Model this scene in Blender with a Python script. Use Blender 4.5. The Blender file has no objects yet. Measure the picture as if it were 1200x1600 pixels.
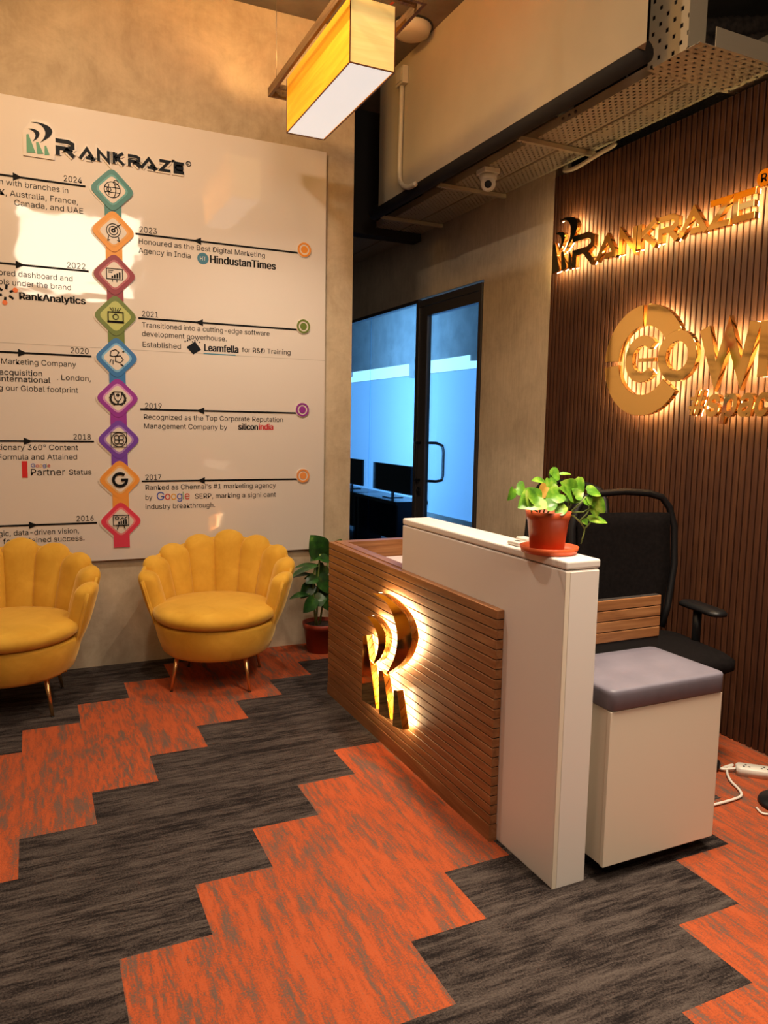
import bpy, bmesh, math, random
from mathutils import Vector, Matrix
random.seed(7)
PI = math.pi
scene = bpy.context.scene
COL = scene.collection

# ------------------------------------------------------------------ camera
CH = 1.4325
F, PIT, ROL, YAW = 1173.985, math.radians(6.53236), math.radians(1.02817), math.radians(25.092)
FW = Vector((math.sin(YAW)*math.cos(PIT), math.cos(YAW)*math.cos(PIT), -math.sin(PIT)))
_r = Vector((math.cos(YAW), -math.sin(YAW), 0)); _u = _r.cross(FW)
RT = _r*math.cos(ROL) + _u*math.sin(ROL); UP = -_r*math.sin(ROL) + _u*math.cos(ROL)
cam = bpy.data.cameras.new('camera'); camo = bpy.data.objects.new('camera', cam); COL.objects.link(camo)
cam.sensor_fit = 'VERTICAL'; cam.sensor_height = 36; cam.lens = F*36/1600; cam.clip_start = .02
M = Matrix((RT, UP, -FW)).transposed().to_4x4(); M.translation = (0, 0, CH); camo.matrix_world = M
scene.camera = camo

def at(px, py, ax, v):
    """point of the plane axis=v that the photograph shows at pixel px,py"""
    d = (px-600)*RT - (py-800)*UP + F*FW
    o = Vector((0, 0, CH))
    return o + d*((v-o[ax])/d[ax])

# ------------------------------------------------------------------ exposure, world, lights
vs = scene.view_settings
vs.view_transform = 'Standard'; vs.look = 'None'; vs.gamma = 1; vs.exposure = 0.12; vs.use_curve_mapping = False
w = bpy.data.worlds.new('room_ambient'); scene.world = w; w.use_nodes = True
w.node_tree.nodes['Background'].inputs[0].default_value = (1, .80, .60, 1)
w.node_tree.nodes['Background'].inputs[1].default_value = .035

def area(name, loc, target, sx, sy, watts, color, spread=180):
    l = bpy.data.lights.new(name, 'AREA'); l.shape = 'RECTANGLE'; l.size = sx; l.size_y = sy
    l.energy = watts; l.color = color; l.spread = math.radians(spread)
    o = bpy.data.objects.new(name, l); COL.objects.link(o); o.location = loc
    o.rotation_euler = (Vector(target)-Vector(loc)).to_track_quat('-Z', 'Y').to_euler()
    return o
area('lobby_lamp', (.55, -.5, 3.35), (.7, 4.2, .9), 1.25, .9, 38, (1, .81, .61))
area('lobby_linear_lamp', (1.75, 1.2, 3.6), (1.75, 1.2, 0), .2, 1.5, 66, (1, .80, .60), 105)
area('amber_wall_fill', (-.95, 1.9, 3.5), (1.0, 4.5, 3.7), 1.0, .35, 27, (1, .50, .10), 130)  # added unseen light that warms the upper back wall
area('ceiling_downlight', (.35, 2.95, 3.8), (.35, 3.05, 0), .12, .12, 30, (1, .80, .60))
area('entrance_lamp', (-1.0, 1.2, 3.5), (-.4, 2.4, 0), .5, .5, 10, (1, .80, .60))
area('office_fill', (3.9, 10.5, 2.7), (5.5, 11.2, 2.9), .8, 5.0, 230, (.50, .78, 1))  # added cool light aimed at the office bulkhead to brighten it

# ------------------------------------------------------------------ materials
def mat(name):
    m = bpy.data.materials.new(name); m.use_nodes = True
    nt = m.node_tree; b = nt.nodes['Principled BSDF']
    return m, nt, b
def P(name, col, rough=.5, metal=0, emit=None, es=0, spec=.5, coat=0):
    m, nt, b = mat(name)
    b.inputs['Base Color'].default_value = (*col, 1); b.inputs['Roughness'].default_value = rough
    b.inputs['Metallic'].default_value = metal; b.inputs['Specular IOR Level'].default_value = spec
    b.inputs['Coat Weight'].default_value = coat
    if emit: b.inputs['Emission Color'].default_value = (*emit, 1); b.inputs['Emission Strength'].default_value = es
    return m
def N(nt, t, **k):
    n = nt.nodes.new(t)
    for a, v in k.items(): setattr(n, a, v)
    return n
def val(nt, x):
    n = N(nt, 'ShaderNodeValue'); n.outputs[0].default_value = x; return n.outputs[0]
def mth(nt, op, a, b=None, c=None):
    n = N(nt, 'ShaderNodeMath', operation=op)
    for i, x in enumerate((a, b, c)):
        if x is None: continue
        if isinstance(x, (int, float)): n.inputs[i].default_value = x
        else: nt.links.new(x, n.inputs[i])
    return n.outputs[0]
def noise(nt, vec, scale, detail=3, rough=.5, dist=0):
    n = N(nt, 'ShaderNodeTexNoise'); n.inputs['Scale'].default_value = scale; n.inputs['Detail'].default_value = detail
    n.inputs['Roughness'].default_value = rough; n.inputs['Distortion'].default_value = dist
    if vec is not None: nt.links.new(vec, n.inputs['Vector'])
    return n.outputs['Fac']
def coords(nt, scale=(1, 1, 1), loc=(0, 0, 0), out='Object'):
    t = N(nt, 'ShaderNodeTexCoord'); mp = N(nt, 'ShaderNodeMapping')
    mp.inputs['Scale'].default_value = scale; mp.inputs['Location'].default_value = loc
    nt.links.new(t.outputs[out], mp.inputs['Vector']); return mp.outputs['Vector']
def ramp(nt, fac, stops):
    n = N(nt, 'ShaderNodeValToRGB'); e = n.color_ramp.elements
    while len(e) < len(stops): e.new(.5)
    for i, (p, c) in enumerate(stops): e[i].position = p; e[i].color = (*c, 1)
    nt.links.new(fac, n.inputs[0]); return n.outputs[0]
def mixc(nt, fac, a, b, mode='MIX'):
    n = N(nt, 'ShaderNodeMix', data_type='RGBA', blend_type=mode)
    for i, x in ((0, fac), (6, a), (7, b)):
        if isinstance(x, (int, float)): n.inputs[i].default_value = x
        elif isinstance(x, tuple): n.inputs[i].default_value = (*x, 1)
        else: nt.links.new(x, n.inputs[i])
    return n.outputs[2]
def bump(nt, b, h, strength=.2, dist=.01):
    n = N(nt, 'ShaderNodeBump'); n.inputs['Strength'].default_value = strength; n.inputs['Distance'].default_value = dist
    nt.links.new(h, n.inputs['Height']); nt.links.new(n.outputs[0], b.inputs['Normal'])
def noisy(name, stops, scale=(1, 1, 1), sc=4, detail=4, rough=.6, bs=0, bd=.003, metal=0, spec=.4, bscale=None, dist=0, nrough=.55):
    m, nt, b = mat(name); v = coords(nt, scale)
    f = noise(nt, v, sc, detail, nrough, dist)
    nt.links.new(ramp(nt, f, stops), b.inputs['Base Color'])
    b.inputs['Roughness'].default_value = rough; b.inputs['Metallic'].default_value = metal
    b.inputs['Specular IOR Level'].default_value = spec
    if bs: bump(nt, b, noise(nt, v, bscale or sc*3, 3), bs, bd)
    return m

def carpet_mat():
    m, nt, b = mat('carpet_planks')
    t = N(nt, 'ShaderNodeTexCoord'); s = N(nt, 'ShaderNodeSeparateXYZ'); nt.links.new(t.outputs['Object'], s.inputs[0])
    ci = mth(nt, 'FLOOR', mth(nt, 'DIVIDE', mth(nt, 'SUBTRACT', s.outputs[0], .166), .25))
    cj = mth(nt, 'FLOOR', mth(nt, 'DIVIDE', mth(nt, 'SUBTRACT', s.outputs[1], 1.978), .25))
    d = mth(nt, 'FLOORED_MODULO', mth(nt, 'SUBTRACT', mth(nt, 'SUBTRACT', ci, cj), 1), 8)
    # pile fibres run along the plank: orange planks lie along Y, grey along X
    isor = mth(nt, 'LESS_THAN', d, 3.5)
    # plank id
    def plank_col(scale, stops, sc, off):
        cmb = N(nt, 'ShaderNodeCombineXYZ'); nt.links.new(off, cmb.inputs[2])
        mp = N(nt, 'ShaderNodeMapping'); mp.inputs['Scale'].default_value = scale; nt.links.new(t.outputs['Object'], mp.inputs[0])
        ad = N(nt, 'ShaderNodeVectorMath', operation='ADD'); nt.links.new(mp.outputs[0], ad.inputs[0]); nt.links.new(cmb.outputs[0], ad.inputs[1])
        f1 = noise(nt, ad.outputs[0], sc, 6, .68)
        mp2 = N(nt, 'ShaderNodeMapping'); mp2.inputs['Scale'].default_value = tuple(4*x for x in scale); nt.links.new(t.outputs['Object'], mp2.inputs[0])
        ad2 = N(nt, 'ShaderNodeVectorMath', operation='ADD'); nt.links.new(mp2.outputs[0], ad2.inputs[0]); nt.links.new(cmb.outputs[0], ad2.inputs[1])
        f2 = noise(nt, ad2.outputs[0], sc, 3, .6)
        fine = noise(nt, t.outputs['Object'], 170, 3, .75)
        f = mth(nt, 'ADD', mth(nt, 'ADD', mth(nt, 'MULTIPLY', f1, .42), mth(nt, 'MULTIPLY', f2, .24)), mth(nt, 'MULTIPLY', fine, .34))
        return ramp(nt, f, stops)
    seed = mth(nt, 'MULTIPLY', mth(nt, 'SINE', mth(nt, 'MULTIPLY', ci, 12.9898)), 43.7)
    seed2 = mth(nt, 'MULTIPLY', mth(nt, 'SINE', mth(nt, 'MULTIPLY', cj, 7.233)), 37.1)
    co = plank_col((17, 2.6, 1), [(.40, (.125, .080, .062)), (.455, (.165, .085, .058)), (.49, (.30, .066, .025)), (.53, (.40, .082, .028)), (.59, (.43, .093, .032)), (.64, (.24, .085, .05))], 1.3, seed)
    cg = plank_col((2.6, 19, 1), [(.40, (.010, .008, .008)), (.455, (.022, .017, .016)), (.495, (.046, .036, .032)), (.545, (.072, .057, .050)), (.60, (.095, .077, .067))], 1.3, seed2)
    nt.links.new(mixc(nt, isor, cg, co), b.inputs['Base Color'])
    b.inputs['Roughness'].default_value = .95; b.inputs['Specular IOR Level'].default_value = .1
    bump(nt, b, noise(nt, t.outputs['Object'], 320, 2), .5, .004)
    return m
def plaster_mat(name, lo, hi, fib=.3):
    m, nt, b = mat(name)
    f = noise(nt, coords(nt), 3.2, 8, .72, .3); g = noise(nt, coords(nt, (60, 60, 7)), 1.0, 3, .6)
    h = mth(nt, 'ADD', mth(nt, 'MULTIPLY', f, 1-fib), mth(nt, 'MULTIPLY', g, fib))
    nt.links.new(ramp(nt, h, [(.33, lo), (.66, hi)]), b.inputs['Base Color'])
    b.inputs['Roughness'].default_value = .72; b.inputs['Specular IOR Level'].default_value = .25
    bump(nt, b, h, .25, .004); return m
def wood_mat(name, dark, mid, light, axis, sc=1.0, rough=.45):
    sv = [26*sc]*3; sv[axis] = 1.6*sc
    m, nt, b = mat(name); v = coords(nt, tuple(sv))
    f = noise(nt, v, 1.0, 5, .6, 1.2); g = noise(nt, coords(nt, tuple(x*4 for x in sv)), 1.0, 2)
    h = mth(nt, 'ADD', mth(nt, 'MULTIPLY', f, .75), mth(nt, 'MULTIPLY', g, .25))
    nt.links.new(ramp(nt, h, [(.3, dark), (.5, mid), (.68, light)]), b.inputs['Base Color'])
    b.inputs['Roughness'].default_value = rough; b.inputs['Specular IOR Level'].default_value = .35
    bump(nt, b, h, .15, .002); return m
def veneer_glow(name, lo, hi, strength, axis):
    sv = [14, 14, 14]; sv[axis] = 1.2
    m, nt, b = mat(name); f = noise(nt, coords(nt, tuple(sv)), 1.3, 4, .6, .6)
    c = ramp(nt, f, [(.3, lo), (.7, hi)])
    nt.links.new(c, b.inputs['Base Color']); nt.links.new(c, b.inputs['Emission Color'])
    b.inputs['Emission Strength'].default_value = strength; b.inputs['Roughness'].default_value = .5; return m
def perforated(name, col, ax_long, p1=.040, p2=.0245, w1=.46, w2=.42):
    """painted sheet metal punched with staggered slots; ax = the two in-plane axes"""
    m, nt, b = mat(name); t = N(nt, 'ShaderNodeTexCoord'); s = N(nt, 'ShaderNodeSeparateXYZ'); nt.links.new(t.outputs['Object'], s.inputs[0])
    a, c = s.outputs[ax_long[0]], s.outputs[ax_long[1]]
    row = mth(nt, 'DIVIDE', c, p2); ri = mth(nt, 'FLOOR', row)
    al = mth(nt, 'ADD', mth(nt, 'DIVIDE', a, p1), mth(nt, 'MULTIPLY', ri, .37))
    i1 = mth(nt, 'LESS_THAN', mth(nt, 'FRACT', al), w1); i2 = mth(nt, 'LESS_THAN', mth(nt, 'FRACT', row), w2)
    hole = mth(nt, 'MULTIPLY', i1, i2)
    b.inputs['Base Color'].default_value = (*col, 1); b.inputs['Roughness'].default_value = .45; b.inputs['Metallic'].default_value = .2
    tr = N(nt, 'ShaderNodeBsdfTransparent'); mx = N(nt, 'ShaderNodeMixShader')
    nt.links.new(hole, mx.inputs[0]); nt.links.new(b.outputs[0], mx.inputs[1]); nt.links.new(tr.outputs[0], mx.inputs[2])
    nt.links.new(mx.outputs[0], nt.nodes['Material Output'].inputs[0]); return m
def glass_mat(name, tint, refl=.5):
    m, nt, b = mat(name)
    tr = N(nt, 'ShaderNodeBsdfTransparent'); tr.inputs[0].default_value = (*tint, 1)
    gl = N(nt, 'ShaderNodeBsdfGlossy'); gl.inputs['Roughness'].default_value = .02
    fr = N(nt, 'ShaderNodeFresnel'); fr.inputs[0].default_value = 1.45
    mx = N(nt, 'ShaderNodeMixShader'); nt.links.new(mth(nt, 'MULTIPLY', fr.outputs[0], refl), mx.inputs[0])
    nt.links.new(tr.outputs[0], mx.inputs[1]); nt.links.new(gl.outputs[0], mx.inputs[2])
    nt.links.new(mx.outputs[0], nt.nodes['Material Output'].inputs[0]); return m
def board_mat():
    m, nt, b = mat('glossy_white_board')
    b.inputs['Base Color'].default_value = (.67, .61, .565, 1); b.inputs['Roughness'].default_value = .5
    b.inputs['Coat Weight'].default_value = 1; b.inputs['Coat IOR'].default_value = 1.75; b.inputs['Coat Roughness'].default_value = .045
    f = noise(nt, coords(nt, (1, 1, 1.6)), 2.6, 2, .5, .5)
    n = N(nt, 'ShaderNodeBump'); n.inputs['Strength'].default_value = .14; n.inputs['Distance'].default_value = .02
    nt.links.new(f, n.inputs['Height']); nt.links.new(n.outputs[0], b.inputs['Coat Normal']); return m

M_ = {}
M_['carpet'] = carpet_mat()
M_['plaster'] = plaster_mat('beige_plaster', (.36, .28, .19), (.56, .46, .33), .1)
M_['plaster2'] = plaster_mat('grey_beige_plaster', (.36, .29, .21), (.58, .48, .35))
M_['ceiling'] = noisy('raw_concrete', [(.3, (.10, .085, .07)), (.7, (.20, .17, .14))], sc=3, rough=.9, bs=.3)
M_['beam'] = noisy('painted_beam', [(.3, (.42, .36, .26)), (.7, (.50, .43, .31))], sc=1.5, rough=.7)
M_['slat'] = wood_mat('walnut_slats', (.036, .010, .0035), (.060, .019, .0065), (.092, .033, .011), 2, .7, .62)
M_['dark'] = P('black_backing', (.012, .009, .008), .8)
M_['deskwood'] = wood_mat('teak_cladding', (.17, .065, .022), (.28, .115, .042), (.38, .18, .075), 1, 1.0, .4)
M_['deskwood_x'] = wood_mat('teak_end_boards', (.15, .055, .02), (.30, .125, .045), (.42, .20, .08), 0, 1.0, .4)
M_['laminate'] = P('white_laminate', (.80, .74, .68), .38)
M_['cream'] = P('cream_laminate', (.78, .69, .55), .4)
M_['edge'] = P('laminate_edge', (.45, .38, .28), .6)
M_['gold'] = P('gold_mirror', (.82, .50, .15), .06, 1)
M_['led'] = P('warm_led', (1, .8, .5), .5, 0, (1, .76, .34), 70)
M_['led_desk'] = P('warm_led_bright', (1, .85, .55), .5, 0, (1, .80, .44), 46)
M_['velvet'] = None
def velvet(name='mustard_velvet'):
    m, nt, b = mat(name); f = noise(nt, coords(nt), 7, 4, .6, .5)
    nt.links.new(ramp(nt, f, [(.3, (.57, .30, .028)), (.7, (.70, .40, .05))]), b.inputs['Base Color'])
    b.inputs['Roughness'].default_value = .75; b.inputs['Sheen Weight'].default_value = .6; b.inputs['Sheen Roughness'].default_value = .4
    b.inputs['Sheen Tint'].default_value = (1, .75, .3, 1); b.inputs['Specular IOR Level'].default_value = .2
    bump(nt, b, noise(nt, coords(nt), 14, 3), .12, .01); return m
M_['velvet'] = velvet()
M_['brass'] = P('brushed_brass', (.80, .50, .22), .28, 1)
M_['board'] = board_mat()
M_['ink'] = P('black_vinyl_letters', (.008, .008, .009), .6, spec=.08)
M_['navy'] = P('dark_navy', (.007, .010, .016), .5, spec=.12)
M_['logogreen'] = P('logo_green', (.05, .26, .14), .4)
M_['white'] = P('white_acrylic', (.66, .60, .54), .3)
M_['grey_fab'] = noisy('grey_leatherette', [(.3, (.15, .14, .175)), (.7, (.19, .175, .215))], sc=9, rough=.5, bs=.1, bscale=60)
M_['black'] = P('black_plastic', (.008, .008, .009), .42, spec=.35)
M_['blackmesh'] = noisy('black_mesh_fabric', [(.3, (.005, .004, .004)), (.7, (.010, .008, .008))], sc=60, rough=.9, spec=.1)
M_['terracotta'] = noisy('terracotta_plastic', [(.3, (.52, .085, .025)), (.7, (.62, .11, .032))], sc=4, rough=.38)
M_['darkpot'] = noisy('dark_red_pot', [(.3, (.22, .03, .014)), (.7, (.32, .045, .018))], sc=4, rough=.4)
M_['soil'] = noisy('potting_soil', [(.3, (.02, .012, .008)), (.7, (.06, .035, .02))], sc=60, rough=.95, bs=.6, bscale=90)
M_['pothos'] = noisy('variegated_leaf', [(.32, (.05, .16, .012)), (.5, (.13, .33, .02)), (.62, (.30, .48, .05)), (.78, (.55, .62, .16))], sc=22, rough=.35, detail=3)
M_['oldleaf'] = noisy('yellowing_leaf', [(.3, (.45, .22, .03)), (.7, (.62, .38, .07))], sc=20, rough=.5)
M_['stem'] = P('pale_green_stem', (.22, .30, .07), .5)
M_['bigleaf'] = noisy('dieffenbachia_leaf', [(.35, (.010, .035, .010)), (.6, (.022, .09, .014)), (.78, (.10, .24, .04))], sc=16, rough=.35, detail=3)
M_['diffuser'] = P('lamp_diffuser', (.8, .8, .78), .5, 0, (1, .95, .88), .62)
M_['veneer_side'] = veneer_glow('glowing_veneer_long', (.80, .26, .008), (1.0, .40, .018), .70, 1)
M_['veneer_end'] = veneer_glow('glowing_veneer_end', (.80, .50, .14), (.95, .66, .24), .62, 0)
M_['frame_wood'] = wood_mat('lamp_frame_wood', (.07, .03, .012), (.22, .12, .045), (.32, .19, .07), 1, 1, .5)
M_['edgebrown'] = P('lamp_edge_strip', (.16, .05, .012), .5)
M_['steel'] = P('steel_wire', (.25, .23, .2), .4, 1)
M_['tray'] = P('galvanised_tray', (.52, .45, .33), .42, .25)
M_['perf'] = perforated('perforated_tray', (.44, .38, .29), (1, 0))
M_['perfx'] = perforated('perforated_cross_tray', (.46, .39, .29), (0, 1), .046, .030, .36, .42)
M_['perfz'] = perforated('perforated_riser', (.55, .47, .33), (2, 1), .066, .040, .26, .42)
M_['whiteplastic'] = P('white_plastic', (.72, .68, .60), .35)
M_['conduit'] = P('cream_conduit', (.55, .48, .36), .45)
M_['alu'] = P('grey_aluminium', (.12, .105, .10), .4, .7)
M_['glass'] = glass_mat('tinted_glass', (.66, .86, 1.0), .5)
M_['paper'] = P('paper', (.74, .66, .68), .6)
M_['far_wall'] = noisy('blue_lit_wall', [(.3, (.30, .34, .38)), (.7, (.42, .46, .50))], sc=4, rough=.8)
M_['frost'] = P('frosted_daylight_film', (.4, .5, .6), .5, 0, (.22, .49, .93), 1.2)
M_['daylight'] = P('bright_daylight_pane', (.6, .7, .8), .3, 0, (.66, .95, 1.0), 2.2)
M_['farfloor'] = P('far_room_floor', (.05, .05, .055), .6)
M_['screen'] = P('monitor_black', (.004, .008, .014), .25)
M_['red_cable'] = P('red_cable', (.5, .06, .02), .5)
M_['hose'] = noisy('corrugated_hose', [(.3, (.03, .022, .018)), (.7, (.09, .065, .05))], sc=30, rough=.6)

# ------------------------------------------------------------------ mesh helpers
class MB:
    def __init__(s): s.v = []; s.f = []; s.smooth = []
    def add(s, vs, fs, sm=False):
        o = len(s.v); s.v += [tuple(x) for x in vs]; s.f += [tuple(i+o for i in f) for f in fs]; s.smooth += [sm]*len(fs); return s
    def box(s, x0, x1, y0, y1, z0, z1):
        if x0 > x1: x0, x1 = x1, x0
        if y0 > y1: y0, y1 = y1, y0
        v = [(x0,y0,z0),(x1,y0,z0),(x1,y1,z0),(x0,y1,z0),(x0,y0,z1),(x1,y0,z1),(x1,y1,z1),(x0,y1,z1)]
        return s.add(v, [(0,3,2,1),(4,5,6,7),(0,1,5,4),(1,2,6,5),(2,3,7,6),(3,0,4,7)])
    def strip(s, L, R, h, closed=False, origin=(0,0,0), u=(1,0,0), v=(0,0,1), n=(0,-1,0), base=0):
        """solid between two 2D polylines L and R, from height base to base+h along n"""
        o, u, v, n = Vector(origin), Vector(u), Vector(v), Vector(n)
        k = len(L); vs = []
        for a, b in zip(L, R):
            for p in (a, b):
                q = o + u*p[0] + v*p[1]; vs += [q+n*base, q+n*(base+h)]
        fs = []
        for i in range(k if closed else k-1):
            a, b = 4*i, 4*((i+1) % k)
            fs += [(a+1, b+1, b+3, a+3), (a, a+2, b+2, b), (a, b, b+1, a+1), (a+2, a+3, b+3, b+2)]
        if not closed:
            fs += [(0, 1, 3, 2), (4*(k-1), 4*(k-1)+2, 4*(k-1)+3, 4*(k-1)+1)]
        return s.add(vs, fs)
    def ribbon(s, pts, wd, h, closed=False, **k):
        """constant-width mitred stroke"""
        P2 = [Vector((p[0], p[1])) for p in pts]; n = len(P2); L = []; R = []
        for i in range(n):
            a = P2[i-1] if (i or closed) else None; b = P2[(i+1) % n] if (i < n-1 or closed) else None
            d1 = (P2[i]-a).normalized() if a is not None else None; d2 = (b-P2[i]).normalized() if b is not None else None
            if d1 is None: d1 = d2
            if d2 is None: d2 = d1
            n1 = Vector((-d1.y, d1.x)); n2 = Vector((-d2.y, d2.x)); m = (n1+n2)
            if m.length < 1e-6: m = n1.copy()
            m.normalize(); l = wd/2/max(.42, m.dot(n1))
            L.append(P2[i]+m*l); R.append(P2[i]-m*l)
        return s.strip(L, R, h, closed, **k)
    def fan(s, pts, h, origin=(0,0,0), u=(1,0,0), v=(0,0,1), n=(0,-1,0), base=0):
        """solid from a convex outline"""
        o, u, v, n = Vector(origin), Vector(u), Vector(v), Vector(n); k = len(pts); vs = []
        for p in pts:
            q = o + u*p[0] + v*p[1]; vs += [q+n*base, q+n*(base+h)]
        fs = [tuple(2*i+1 for i in range(k)), tuple(2*i for i in reversed(range(k)))]
        fs += [(2*i, 2*((i+1) % k), 2*((i+1) % k)+1, 2*i+1) for i in range(k)]
        return s.add(vs, fs)
    def tube(s, pts, r, seg=10, cap=True, rs=None):
        pts = [Vector(p) for p in pts]; n = len(pts); vs = []; prev = None
        for i in range(n):
            t = (pts[min(i+1, n-1)]-pts[max(i-1, 0)]).normalized()
            if prev is None:
                a = Vector((0, 0, 1)) if abs(t.z) < .9 else Vector((1, 0, 0)); e1 = t.cross(a).normalized()
            else: e1 = (prev - t*prev.dot(t)).normalized()
            prev = e1; e2 = t.cross(e1); rr = rs[i] if rs else r
            for j in range(seg):
                a = 2*PI*j/seg; vs.append(pts[i]+e1*rr*math.cos(a)+e2*rr*math.sin(a))
        fs = [(i*seg+j, i*seg+(j+1) % seg, (i+1)*seg+(j+1) % seg, (i+1)*seg+j) for i in range(n-1) for j in range(seg)]
        if cap: fs += [tuple(reversed(range(seg))), tuple((n-1)*seg+j for j in range(seg))]
        return s.add(vs, fs, True)
    def lathe(s, prof, c=(0,0,0), seg=40, ax=(0,0,1), e1=(1,0,0)):
        c, ax, e1 = Vector(c), Vector(ax), Vector(e1); e2 = ax.cross(e1); vs = []; n = len(prof)
        for r, z in prof:
            for j in range(seg):
                a = 2*PI*j/seg; vs.append(c+ax*z+e1*r*math.cos(a)+e2*r*math.sin(a))
        fs = [(i*seg+j, i*seg+(j+1) % seg, (i+1)*seg+(j+1) % seg, (i+1)*seg+j) for i in range(n-1) for j in range(seg)]
        fs += [tuple(reversed(range(seg))), tuple((n-1)*seg+j for j in range(seg))]
        return s.add(vs, fs, True)
    def grid(s, rows, sm=True):
        n, m = len(rows), len(rows[0]); vs = [p for r in rows for p in r]
        return s.add(vs, [(i*m+j, i*m+j+1, (i+1)*m+j+1, (i+1)*m+j) for i in range(n-1) for j in range(m-1)], sm)
    def build(s, name, material, parent=None, local=False, bevel=0, seg=2, sub=0):
        me = bpy.data.meshes.new(name); v = s.v
        if parent is not None and not local:
            o = ROOTLOC.get(parent.name, Vector((0,0,0)))
            v = [(a-o.x, b-o.y, c-o.z) for a, b, c in v]
        me.from_pydata(v, [], s.f); me.polygons.foreach_set('use_smooth', s.smooth); 
        bm = bmesh.new(); bm.from_mesh(me); bmesh.ops.recalc_face_normals(bm, faces=bm.faces); bm.to_mesh(me); bm.free()
        me.update(); me.materials.append(material)
        ob = bpy.data.objects.new(name, me); COL.objects.link(ob)
        if parent is not None:
            ob.parent = parent; ROOTLOC[ob.name] = ROOTLOC.get(parent.name, Vector((0,0,0)))
        if bevel:
            b = ob.modifiers.new('bevel', 'BEVEL'); b.width = bevel; b.segments = seg; b.limit_method = 'ANGLE'; b.angle_limit = math.radians(40)
        if sub:
            b = ob.modifiers.new('sub', 'SUBSURF'); b.levels = sub; b.render_levels = sub
        return ob
ROOTLOC = {}
def thing(name, label, cat, loc=(0,0,0), rz=0, group=None):
    o = bpy.data.objects.new(name, None); COL.objects.link(o); o.location = loc; o.rotation_euler = (0, 0, rz)
    o.empty_display_size = .1; tag(o, label, cat, group); ROOTLOC[o.name] = Vector(loc); return o
def tag(o, label, cat, group=None):
    o['label'] = label; o['category'] = cat
    if group: o['group'] = group
    return o
def struct(name, mb, m, parent=None, **k):
    o = mb.build(name, m, parent, **k)
    if parent is None: o['kind'] = 'structure'
    return o
def B(*a): return MB().box(*a)
def kids(o): return [c for c in bpy.data.objects if c.parent == o]
def dup(root, loc, rz, label):
    r = root.copy(); COL.objects.link(r); r.location = loc; r.rotation_euler = (0, 0, rz); r['label'] = label
    def rec(src, dst):
        for ch in kids(src):
            c = ch.copy(); COL.objects.link(c); c.parent = dst; rec(ch, c)
    rec(root, r); return r
def arc(cx, cy, r, a0, a1, n=24, ry=None):
    return [(cx+r*math.cos(math.radians(a0+(a1-a0)*i/n)), cy+(ry or r)*math.sin(math.radians(a0+(a1-a0)*i/n))) for i in range(n+1)]
FONT = None
try:
    FONT = bpy.data.fonts.load(bpy.utils.system_resource('DATAFILES', path='fonts')+'/Inter.woff2')
except Exception:
    FONT = None
def font_mesh(body, shear=0, offset=0):
    cu = bpy.data.curves.new('t', 'FONT'); cu.body = body
    if FONT: cu.font = FONT
    cu.shear = shear; cu.offset = offset; cu.resolution_u = 3; cu.extrude = .05
    ob = bpy.data.objects.new('t', cu); COL.objects.link(ob); bpy.context.view_layer.update()
    me = bpy.data.meshes.new_from_object(ob.evaluated_get(bpy.context.evaluated_depsgraph_get()))
    vs = [v.co.copy() for v in me.vertices]; fs = [tuple(p.vertices) for p in me.polygons]
    bpy.data.objects.remove(ob); bpy.data.curves.remove(cu); bpy.data.meshes.remove(me); return vs, fs
_h = font_mesh('H')[0]; CAP = max(v.y for v in _h)
def text(mb, body, o, wd, cap, u=(1,0,0), v=(0,0,1), n=(0,-1,0), h=.0015, base=0, shear=0, offset=0):
    """lettering whose ink is wd wide, cap high, baseline starting at o"""
    vs, fs = font_mesh(body, shear, offset); x0 = min(p.x for p in vs); x1 = max(p.x for p in vs)
    sx = wd/(x1-x0); sy = cap/CAP; o, u, v, n = Vector(o), Vector(u), Vector(v), Vector(n)
    return mb.add([o+u*((p.x-x0)*sx)+v*(p.y*sy)+n*(base+h*(p.z+.05)/.1) for p in vs], fs)

# ================================================================== ROOM SHELL
YW, XW, ZC = 4.58, 2.93, 3.85
struct('floor', B(-2.6, XW+.02, -2.2, 8.6, -.05, 0), M_['carpet'])
struct('wall_back', B(-2.6, 1.893, YW, YW+.16, 0, ZC), M_['plaster'])
struct('wall_left', B(-2.72, -2.6, -2.2, YW+.16, 0, ZC), M_['plaster'])
wr = MB(); wr.box(XW, XW+.12, 3.893, 4.66, 0, ZC); wr.box(XW, XW+.12, 4.66, 8.6, 2.475, ZC)
struct('wall_right', wr, M_['plaster2'])
struct('wall_right_backing', B(XW+.014, XW+.12, -1.2, 3.893, 0, 2.95), M_['dark'])
sl = MB(); y = 3.891
while y > -1.1:
    sl.box(XW, XW+.0135, y-.0262, y, 0.0, 2.95); y -= .0340
struct('trim_1', sl, M_['slat'], bevel=.0025, seg=1)
struct('ceiling', B(-2.72, 5.6, -2.2, 8.6, ZC, ZC+.12), M_['ceiling'])
_bm = MB(); _bm.fan([(2.31, 2.505), (2.40, 2.610), (2.40, 5.12), (2.31, 5.12)], ZC-.001-3.0, origin=(0, 0, 3.0), u=(1, 0, 0), v=(0, 1, 0), n=(0, 0, 1)); struct('trim_2', _bm, M_['beam'])     # downstand beam
struct('wall_void', B(4.5, 4.6, -2.2, 3.9, 0, ZC), M_['dark'])
struct('wall_void_end', B(XW+.121, 4.5, 3.85, 3.9, 0, ZC), M_['dark'])
struct('wall_passage', B(1.2, XW+.1, 8.5, 8.6, 0, ZC), M_['dark'])
struct('trim_3', B(1.9, XW-.01, 5.62, 5.75, 2.93, ZC-.001), M_['dark'])      # dark bulkhead over the passage

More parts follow.
